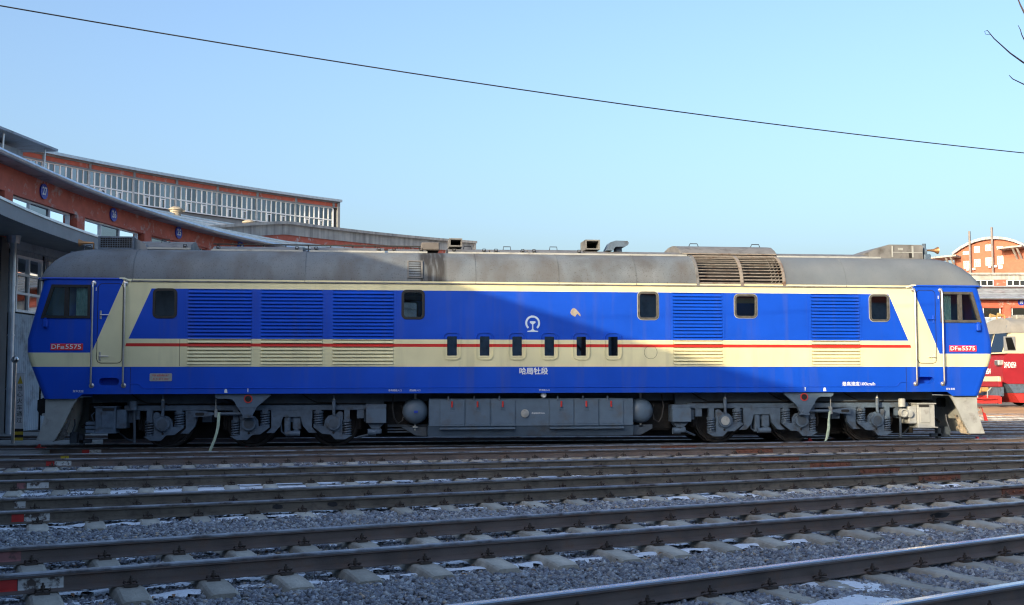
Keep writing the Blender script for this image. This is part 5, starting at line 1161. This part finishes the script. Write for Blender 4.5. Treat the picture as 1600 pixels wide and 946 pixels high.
# end sand boxes and steps (mirror images at the two ends)
for sg in (-1, 1):
    X = lambda x: sg*(7.968-x)                       # x measured outwards-negative from the outer axle
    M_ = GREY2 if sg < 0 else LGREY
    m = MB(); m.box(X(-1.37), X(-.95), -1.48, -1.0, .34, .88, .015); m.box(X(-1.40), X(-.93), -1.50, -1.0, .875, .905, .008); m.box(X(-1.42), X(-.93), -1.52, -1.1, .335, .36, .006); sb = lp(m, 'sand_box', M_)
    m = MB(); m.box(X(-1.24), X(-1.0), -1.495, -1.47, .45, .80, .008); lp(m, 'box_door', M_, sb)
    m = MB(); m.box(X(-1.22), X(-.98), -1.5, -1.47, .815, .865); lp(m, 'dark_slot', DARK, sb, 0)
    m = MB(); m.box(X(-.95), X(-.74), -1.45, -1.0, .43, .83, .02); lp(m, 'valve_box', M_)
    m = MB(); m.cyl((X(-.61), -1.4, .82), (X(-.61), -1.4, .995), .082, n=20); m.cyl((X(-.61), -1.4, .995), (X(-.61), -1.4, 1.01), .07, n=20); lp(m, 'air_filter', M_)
    m = MB(); m.tube([(X(-.6), -1.36, .8), (X(-.58), -1.36, .4), (X(-.58), -1.36, .12)], .03, 8); m.tube([(X(-.58), -1.3, .15), (X(-.8), -1.1, .2), (X(-1.0), -.95, .35)], .02, 6); lp(m, 'sand_pipe', GREY, sm=40)
    if sg < 0:
        m = MB()
        for i in range(3): m.box(X(-1.57-.01*(i % 2)), X(-1.37), -1.44, -1.1, .34+.085*i, .41+.085*i, .01)
        m.tube([(X(-1.42), -1.4, .6), (X(-1.46), -1.4, .72), (X(-1.4), -1.4, .78)], .012, 5); lp(m, 'pipe_stack', GREY2)
    else:
        m = MB(); m.lathe([(.10, 0), (.10, -.12), (.075, -.13), (.06, -.09)], (X(-.60), -1.42, .68), 'y', 18); m.lathe([(.085, 0), (.085, -.1), (.05, -.11)], (X(-.74), -1.42, .66), 'y', 18); lp(m, 'pressure_gauge', LGREY)
    # plough with its curved rear edge, front plate, coupler, hoses
    q = [(10.33, 1.068), (10.33, .80), (10.35, .66), (10.42, .42), (10.50, .20), (10.13, .20), (10.02, .40), (9.93, .58), (9.85, .76), (9.76, .95), (9.68, 1.068)]
    PM = GREY2 if sg < 0 else LGREY
    for yy in (-1.56, 1.50): m = MB(); m.prism([(sg*x, z) for x, z in q], yy, yy+.06, 'y'); lp(m, 'plough_side', LGREY, sm=20)
    m = MB(); P = [[(sg*x, y, z) for y in (-1.54, 1.54)] for x, z in ((10.325, 1.06), (10.325, .78), (10.36, .62), (10.49, .2))]; m.grid(P); P = [[(sg*(x-.03), y, z) for y in (-1.54, 1.54)] for x, z in ((10.325, 1.06), (10.325, .78), (10.36, .62), (10.49, .2))]; m.grid(P); lp(m, 'plough', LGREY, sm=20)
    m = MB(); m.box(sg*10.2, sg*10.62, -.15, .15, .78, 1.0, .03); m.prism([(sg*10.55, .70), (sg*10.78, .68), (sg*10.86, .80), (sg*10.86, 1.02), (sg*10.72, 1.08), (sg*10.55, 1.06)], -.24, .06, 'y'); m.prism([(sg*10.6, .74), (sg*10.8, .74), (sg*10.82, 1.0), (sg*10.6, 1.04)], .05, .24, 'y'); lp(m, 'coupler', BLACK)
    m = MB(); m.tube([(sg*10.34, -.7, .75), (sg*10.46, -.7, .70), (sg*10.48, -.7, .5), (sg*10.42, -.7, .36)], .025, 8); m.tube([(sg*10.34, .7, .75), (sg*10.46, .7, .70), (sg*10.48, .7, .5), (sg*10.42, .7, .36)], .025, 8); lp(m, 'brake_hose', BLACK)
    m = MB(); x = sg*10.37; m.lathe([(.03, -.03), (.03, .03)], (x, -1.5, .74), 'y', 10); lp(m, 'cock', LGREY)
    # rail sweeper behind the plough
    m = MB(); m.tube([(sg*9.88, -.95, .62), (sg*9.86, -1.0, .5), (sg*9.92, -1.0, .32), (sg*9.97, -.98, .22)], .016, 6); m.box(sg*9.83, sg*9.98, -.95, -.7, .1, .34, .01); m.box(sg*9.72, sg*9.80, -.85, -.7, .06, .3); m.box(sg*9.55, sg*9.85, -.85, -.75, .10, .18, .01); sw = lp(m, 'rail_sweeper', GREY)
    m = MB()
    for i in range(5): x = 9.9+.06*i; m.box(sg*x, sg*(x+.045), -1.42, -1.36, .30+.06*((i*7) % 3), .36+.07*((i*5) % 4), .008)
    m.prism([(sg*9.97, .21), (sg*10.2, .17), (sg*10.12, .22), (sg*9.9, .62), (sg*9.84, .63)], -1.46, -1.42, 'y'); lp(m, 'sweeper_bracket', mat('tan_iron' if sg > 0 else 'dark_iron', (.34, .28, .20) if sg > 0 else (.10, .10, .10), .7, var=.3, scale=14, col2=((.05, .045, .04), 12, .5, .6)))  # bracket iron darker at the left end, tan at the right
    m = MB(); m.box(sg*9.3, sg*9.6, -.9, .9, .6, .95); m.tube([(sg*9.0, -.9, .9), (sg*9.75, -.9, .45)], .03, 6); lp(m, 'drag_box', DARK, sm=0)
# fuel tank with six hinged doors
m = MB(); m.box(-2.31, 2.235, -1.50, 1.50, .433, 1.04, .012); m.prism([(-1.48, .433), (1.48, .433), (1.38, .21), (-1.38, .21)], -2.33, 2.25, 'x'); tk = lp(m, 'fuel_tank', TANKG, sm=0)
for (a, b) in ((-2.078, -1.523), (-1.515, -.965), (-.957, -.41), (.342, .895), (.905, 1.452), (1.46, 2.015)):
    m = MB(); m.box(a+.006, b-.006, -1.525, -1.498, .438, 1.018, .008); m.box(a+.04, b-.04, -1.531, -1.52, .485, .50, .003); d = lp(m, 'tank_door', TANKG, tk)
    xm = (a+b)/2
    m = MB(); m.box(xm-.028, xm+.012, -1.55, -1.52, .86, .985, .01); m.box(xm-.02, xm+.004, -1.56, -1.53, .85, .88, .005); lp(m, 'red_handle', REDP, tk)
    m = MB()
    for i in range(3): m.box(xm-.055, xm+.055, -1.535, -1.52, .77+.033*i, .783+.033*i, .003)
    lp(m, 'vent_rib', TANKG, tk)
    m = MB(); m.box(a+.17, a+.205, -1.55, -1.49, 1.0, 1.095, .006); lp(m, 'hinge', GREY2, tk)
for (a, b) in ((-2.07, -.42), (.35, 2.01)):
    m = MB(); m.prism([(-1.47, .425), (-1.545, .40), (-1.545, .375), (-1.44, .345)], a, b, 'x'); lp(m, 'foot_board', TANKG, tk, 0)
for x in (-2.3, -.405, .33, 2.22): m = MB(); m.box(x-.01, x+.01, -1.505, -1.495, .44, 1.03); lp(m, 'tank_seam', GREY2, tk, 0)
m = MB(); m.lathe([(.09, 0), (.09, -.03), (.075, -.04)], (-.20, -1.5, .715), 'y', 24); lp(m, 'filler_cap', LGREY, tk)
link('small_lettering', text_mesh('燃油箱容积9000L', .04, WHITEP, (.10, -1.502, .715), extr=.001), tk)
m = MB(); m.lathe([(.062, 0), (.062, -.07), (.05, -.085), (.02, -.09)], (.215, -1.48, 1.118), 'y', 18); m.box(.19, .24, -1.47, -1.4, .95, 1.1); lp(m, 'level_gauge', WHITEP)
# main air reservoirs lying across the frame
for x, z in ((-2.60, .765), (2.46, .755)):
    m = MB(); m.lathe([(.0, -1.46), (.09, -1.455), (.17, -1.43), (.235, -1.38), (.272, -1.30), (.28, -1.2), (.28, 1.2), (.235, 1.38), (.09, 1.455), (.0, 1.46)], (x, 0, z), 'y', 36); rs = lp(m, 'air_reservoir', TANKG)
    m = MB(); m.cyl((x, -1.25, z+.27), (x, -1.25, 1.15), .025, n=8); m.cyl((x, -1.25, z-.27), (x, -1.25, z-.42), .02, n=8); m.box(x-.05, x+.05, -1.3, -1.2, z-.36, z-.33); lp(m, 'drain_cock', LGREY, rs)
    if x < 0: m = MB(); m.box(x-.035, x+.05, -1.475, -1.46, z-.03, z+.02); lp(m, 'blue_label', BLUES, rs, 0)
# equipment boxes beside the tank, cables and pipes
for x0, x1, z0, z1 in ((-3.67, -3.235, .52, .835), (3.135, 3.565, .505, .80)):
    m = MB(); m.box(x0, x1, -1.50, -1.1, z0, z1, .008); eb = lp(m, 'equipment_box', TANKG)
    m = MB(); m.box(x0+.0, x1-.0, -1.42, -1.1, z1, z1+.09); m.prism([(x0+.03, z0), (x1-.03, z0), (x1-.15, z0-.12), (x0+.12, z0-.12)], -1.4, -1.15, 'y'); lp(m, 'box_bracket', GREY2, eb, 0)
    xm = (x0+x1)/2; m = MB(); m.cyl((xm-.18, -1.35, z0-.2), (xm+.0, -1.35, z0-.2), .075, n=14); m.box(xm-.02, xm+.12, -1.4, -1.25, z0-.24, z0-.12, .02); m.tube([(xm+.1, -1.3, z0-.2), (xm+(.4 if x0 > 0 else -.4), -1.1, z0-.32)], .025, 6); lp(m, 'horn_valve', GREY2, eb)
for x in (-2.98, 2.86):
    s = 1 if x > 0 else -1
    m = MB(); m.tube([(x+s*.1, -1.2, 1.12), (x+s*.12, -1.3, .85), (x+s*.08, -1.32, .62), (x, -1.32, .50), (x-s*.1, -1.3, .56), (x-s*.13, -1.25, .72), (x-s*.08, -1.2, .9)], .018, 7); lp(m, 'air_hose', BLACK)
m = MB(); m.box(-3.2, -2.3, -1.1, 1.1, .42, .47); m.prism([(2.25, .43), (2.72, .45), (2.72, .36), (2.45, .22), (2.25, .22)], -1.3, -1.2, 'y'); m.prism([(-2.9, .42), (-2.35, .42), (-2.35, .22), (-2.6, .24)], -1.25, -1.2, 'y'); m.box(-3.2, -2.4, -1.2, -1.17, .30, .33); m.box(-3.2, -2.5, -1.2, -1.17, .36, .385); lp(m, 'reservoir_cradle', GREY, sm=0)
# traction motors, then added dark boxes that stand for the shade underneath
m = MB()
for sg in (-1, 1):
    for a in (-1.8, 0, 1.8): m.box(sg*6.168+a-.45, sg*6.168+a+.45, -.6, .6, .25, .95, .06)
lp(m, 'traction_motors', DARK)
m = MB(); m.box(-9.3, 9.3, -.45, .45, .17, 1.0); lp(m, 'added_dark_spine', DARK, sm=0)  # added spine, keeps sunlit ground from showing under the frame
for a_, b_ in ((-3.25, -2.3), (2.26, 3.25)): m = MB(); m.box(a_, b_, -.95, .9, .30, .96, .05); lp(m, 'added_dark_box', DARK)  # added boxes closing the bright gaps beside the tank

# ------------------------------------------------------------------ loose things
RAG = mat('faded_green_webbing', (.48, .58, .44), .9, var=.15, scale=14)
def ribbon(pts, w, name, label, group):
    m = MB(); P = []
    for i, (x, y, z) in enumerate(pts):
        a = .35*math.sin(i*1.3); P.append([(x-w/2*math.cos(a), y-w/2*math.sin(a), z), (x, y-.012, z), (x+w/2*math.cos(a), y+w/2*math.sin(a), z)])
    m.grid(P); P2 = [[(p[0], p[1]+.006, p[2]) for p in r_] for r_ in P]; m.grid(P2); m.build(name, RAG, None, 40, label=label, cat='strap', group=group)
bx = X0-6.168
ribbon([(X0-6.79, -1.46, .77), (X0-6.795, -1.465, .62), (X0-6.80, -1.465, .50), (X0-6.83, -1.46, .34), (X0-6.87, -1.45, .20), (X0-6.93, -1.44, .05), (X0-6.97, -1.43, -.06)], .06, 'hanging_strap', 'pale green webbing strap hanging from the left bogie of the blue locomotive', 'straps hanging from the bogies')
ribbon([(X0+6.83, -1.46, .74), (X0+6.80, -1.465, .62), (X0+6.79, -1.465, .52), (X0+6.785, -1.46, .36), (X0+6.76, -1.45, .20), (X0+6.74, -1.44, .10), (X0+6.69, -1.43, .02)], .06, 'hanging_strap', 'pale green webbing strap hanging from the right bogie of the blue locomotive', 'straps hanging from the bogies')
def skate(x, label, hand=False, s=1):
    t = empty('wheel_skid', (x, -.7525, .002), (0, 0, 0 if s > 0 else math.pi), label, 'wheel skid', 'red skids on the rail'); t.scale = (.55, .9, .6)
    m = MB(); m.prism([(-.20, 0), (.20, 0), (.20, .025), (.10, .035), (-.16, .03), (-.20, .012)], -.05, .05, 'y'); m.build('sole_plate', REDP, t)
    m = MB(); m.prism([(.0, .033), (.14, .033), (.10, .12), (.05, .15), (.01, .13)], -.035, .035, 'y'); m.build('head', REDP, t)
    if hand: m = MB(); m.tube([(.2, 0, .03), (.32, 0, .05), (.46, 0, .06)], [.03, .045, .035], 10); m.build('handle', REDP, t)
skate(X0-6.19, 'red wheel skid on the rail under the left bogie of the blue locomotive')
skate(X0+6.57, 'red wheel skid on the rail under the right bogie of the blue locomotive')
skate(X0+10.72, 'red wheel skid with bright handle beside the right plough', True)
skate(X0-10.62, 'red wheel skid beside the left plough', False, -1)
# lamp-bracket flag at the right plough
m = MB(); m.tube([(0, 0, .16), (.05, 0, .19), (.08, 0, .12), (.10, 0, 0), (.16, 0, -.12)], .012, 6); m.prism([(.09, .06), (.14, .04), (.20, -.14), (.12, -.13)], -.02, .02, 'y'); m.build('signal_flag', REDP, None, 30, loc=(X0+10.52, -1.3, .62), label='small red flag hooked on the front of the grey right plough', cat='flag')
# safety post with vertical warning sign in front of the stall doors
px, py = -8.47, 1.85
po = empty('safety_post', (px, py, -.03), label='steel post with ball top and vertical warning sign, by the doors at left', cat='post')
m = MB(); m.cyl((0, 0, 0), (0, 0, 1.92), .038, n=14); m.build('pole', STEEL, po)
m = MB(); m.lathe([(.0, -.085), (.05, -.07), (.08, -.03), (.085, 0), (.08, .03), (.05, .07), (.0, .085)], (0, 0, 1.98), 'z', 16); m.build('ball_top', STEEL, po)
SGNW = mat('sign_white', (.70, .72, .74), .5, var=.06, scale=12)
m = MB(); m.box(.05, .24, -.045, -.03, .35, 1.66); sgn_ = m.build('sign_board', SGNW, po, 0)
m = MB(); m.prism([(.085, 1.41), (.205, 1.41), (.145, 1.60)], -.05, -.045, 'y'); m.build('warning_triangle', YELLOWP, sgn_, 0)
for i, c in enumerate('当心火车通过'): link('sign_lettering', text_mesh(c, .135, BLACK, (.145, -.047, 1.30-.152*i), extr=.001), sgn_)
for i in range(4): m = MB(); m.box(.05, .24, -.045, -.03, .35-.07*(i+1), .35-.07*i); m.build('hazard_band', BLACK if i % 2 == 0 else YELLOWP, sgn_, 0)
# cable across the yard, from the roundhouse front to the turntable mast
CABLE = mat('cable_black', (.02, .02, .022), .6, var=.2, scale=10)
A = Vector((-9.9, -12.0, 6.9)); B = Vector((41.7, 0.0, 7.0)); pts = []
for i in range(61):
    t = i/60; p_ = A.lerp(B, t); p_.z -= 4*1.35*t*(1-t); pts.append(p_)
m = MB(); m.tube(pts, .0095, 6); m.build('overhead_cable', CABLE, None, 60, label='thin dark cable sloping across the whole sky', cat='cable')
m = MB(); m.cyl((41.7, 0, GZ), (41.7, 0, 7.3), .12, .09, n=12); m.box(41.4, 42.0, -.06, .06, 6.95, 7.05); m.build('power_mast', SILVER, None, 40, label='steel mast carrying the cable, out of view at right', cat='mast')
# bare tree beyond the right edge, a few twigs reaching into the sky
BARK = mat('twig_bark', (.075, .05, .05), .85, var=.25, scale=20)
tr = empty('bare_tree', (7.6, -17.3, GZ), label='bare tree at the right edge, thin twigs reaching into the sky', cat='tree')
O_ = Vector((7.6, -17.3, GZ))
def limb(pts, radii, name='branch', par=tr):
    m = MB(); m.tube([Vector(p)-O_ for p in pts], radii, 7); return m.build(name, BARK, par, 60)
limb([(7.6, -17.3, GZ), (7.58, -17.32, 1.0), (7.5, -17.3, 2.0), (7.52, -17.33, 3.0), (7.45, -17.3, 4.2), (7.5, -17.3, 5.3), (7.45, -17.28, 6.2)], [.14, .12, .10, .075, .055, .03, .008], 'trunk')
b1 = limb([(7.51, -17.31, 2.45), (7.0, -17.5, 3.05), (6.35, -17.65, 3.6), (5.95, -17.74, 3.83), (5.68, -17.77, 3.94), (5.36, -17.74, 4.07), (5.25, -17.73, 4.15), (5.18, -17.73, 4.21), (5.11, -17.73, 4.27), (5.06, -17.72, 4.34)], [.045, .035, .022, .015, .011, .0075, .006, .005, .0045, .003])
limb([(5.06, -17.72, 4.34), (5.035, -17.72, 4.33), (5.045, -17.72, 4.305), (5.085, -17.73, 4.30)], [.0025, .002, .002, .002], 'twig', b1)
limb([(5.95, -17.74, 3.83), (5.74, -17.77, 3.76), (5.36, -17.73, 3.89), (5.27, -17.72, 3.935), (5.24, -17.72, 3.965)], [.010, .008, .005, .004, .0025], 'twig', b1)
limb([(5.68, -17.77, 3.94), (5.57, -17.76, 4.02), (5.37, -17.76, 4.24), (5.34, -17.76, 4.30), (5.33, -17.76, 4.34), (5.31, -17.76, 4.38)], [.008, .007, .005, .004, .0035, .002], 'twig', b1)
b2 = limb([(7.52, -17.33, 3.1), (6.8, -17.6, 3.7), (6.1, -17.7, 4.05), (5.7, -17.75, 4.2), (5.49, -17.77, 4.27), (5.37, -17.77, 4.47), (5.33, -17.77, 4.55), (5.30, -17.77, 4.63), (5.28, -17.77, 4.8)], [.04, .03, .02, .013, .01, .008, .006, .005, .002])
rb = random.Random(4)
for i in range(14):
    z = 2.6+.26*i; a = rb.uniform(-1.2, 2.6); L_ = rb.uniform(.8, 1.7); d = Vector((math.cos(a), math.sin(a), .7)); p0 = Vector((7.5, -17.3, z)); pts = [p0]
    for j in range(1, 6): pts.append(p0+d*(L_*j/5)+Vector((rb.uniform(-.06, .06), rb.uniform(-.06, .06), .03*j+rb.uniform(-.05, .05))))
    bo = limb(pts, [.03, .022, .016, .011, .007, .002])
    for j in (2, 3, 4):
        e = Vector((rb.uniform(-1, 1), rb.uniform(-1, 1), .8)).normalized()*rb.uniform(.25, .5); limb([pts[j], pts[j]+e*.5+Vector((0, 0, .02)), pts[j]+e], [.008, .005, .002], 'twig', bo)
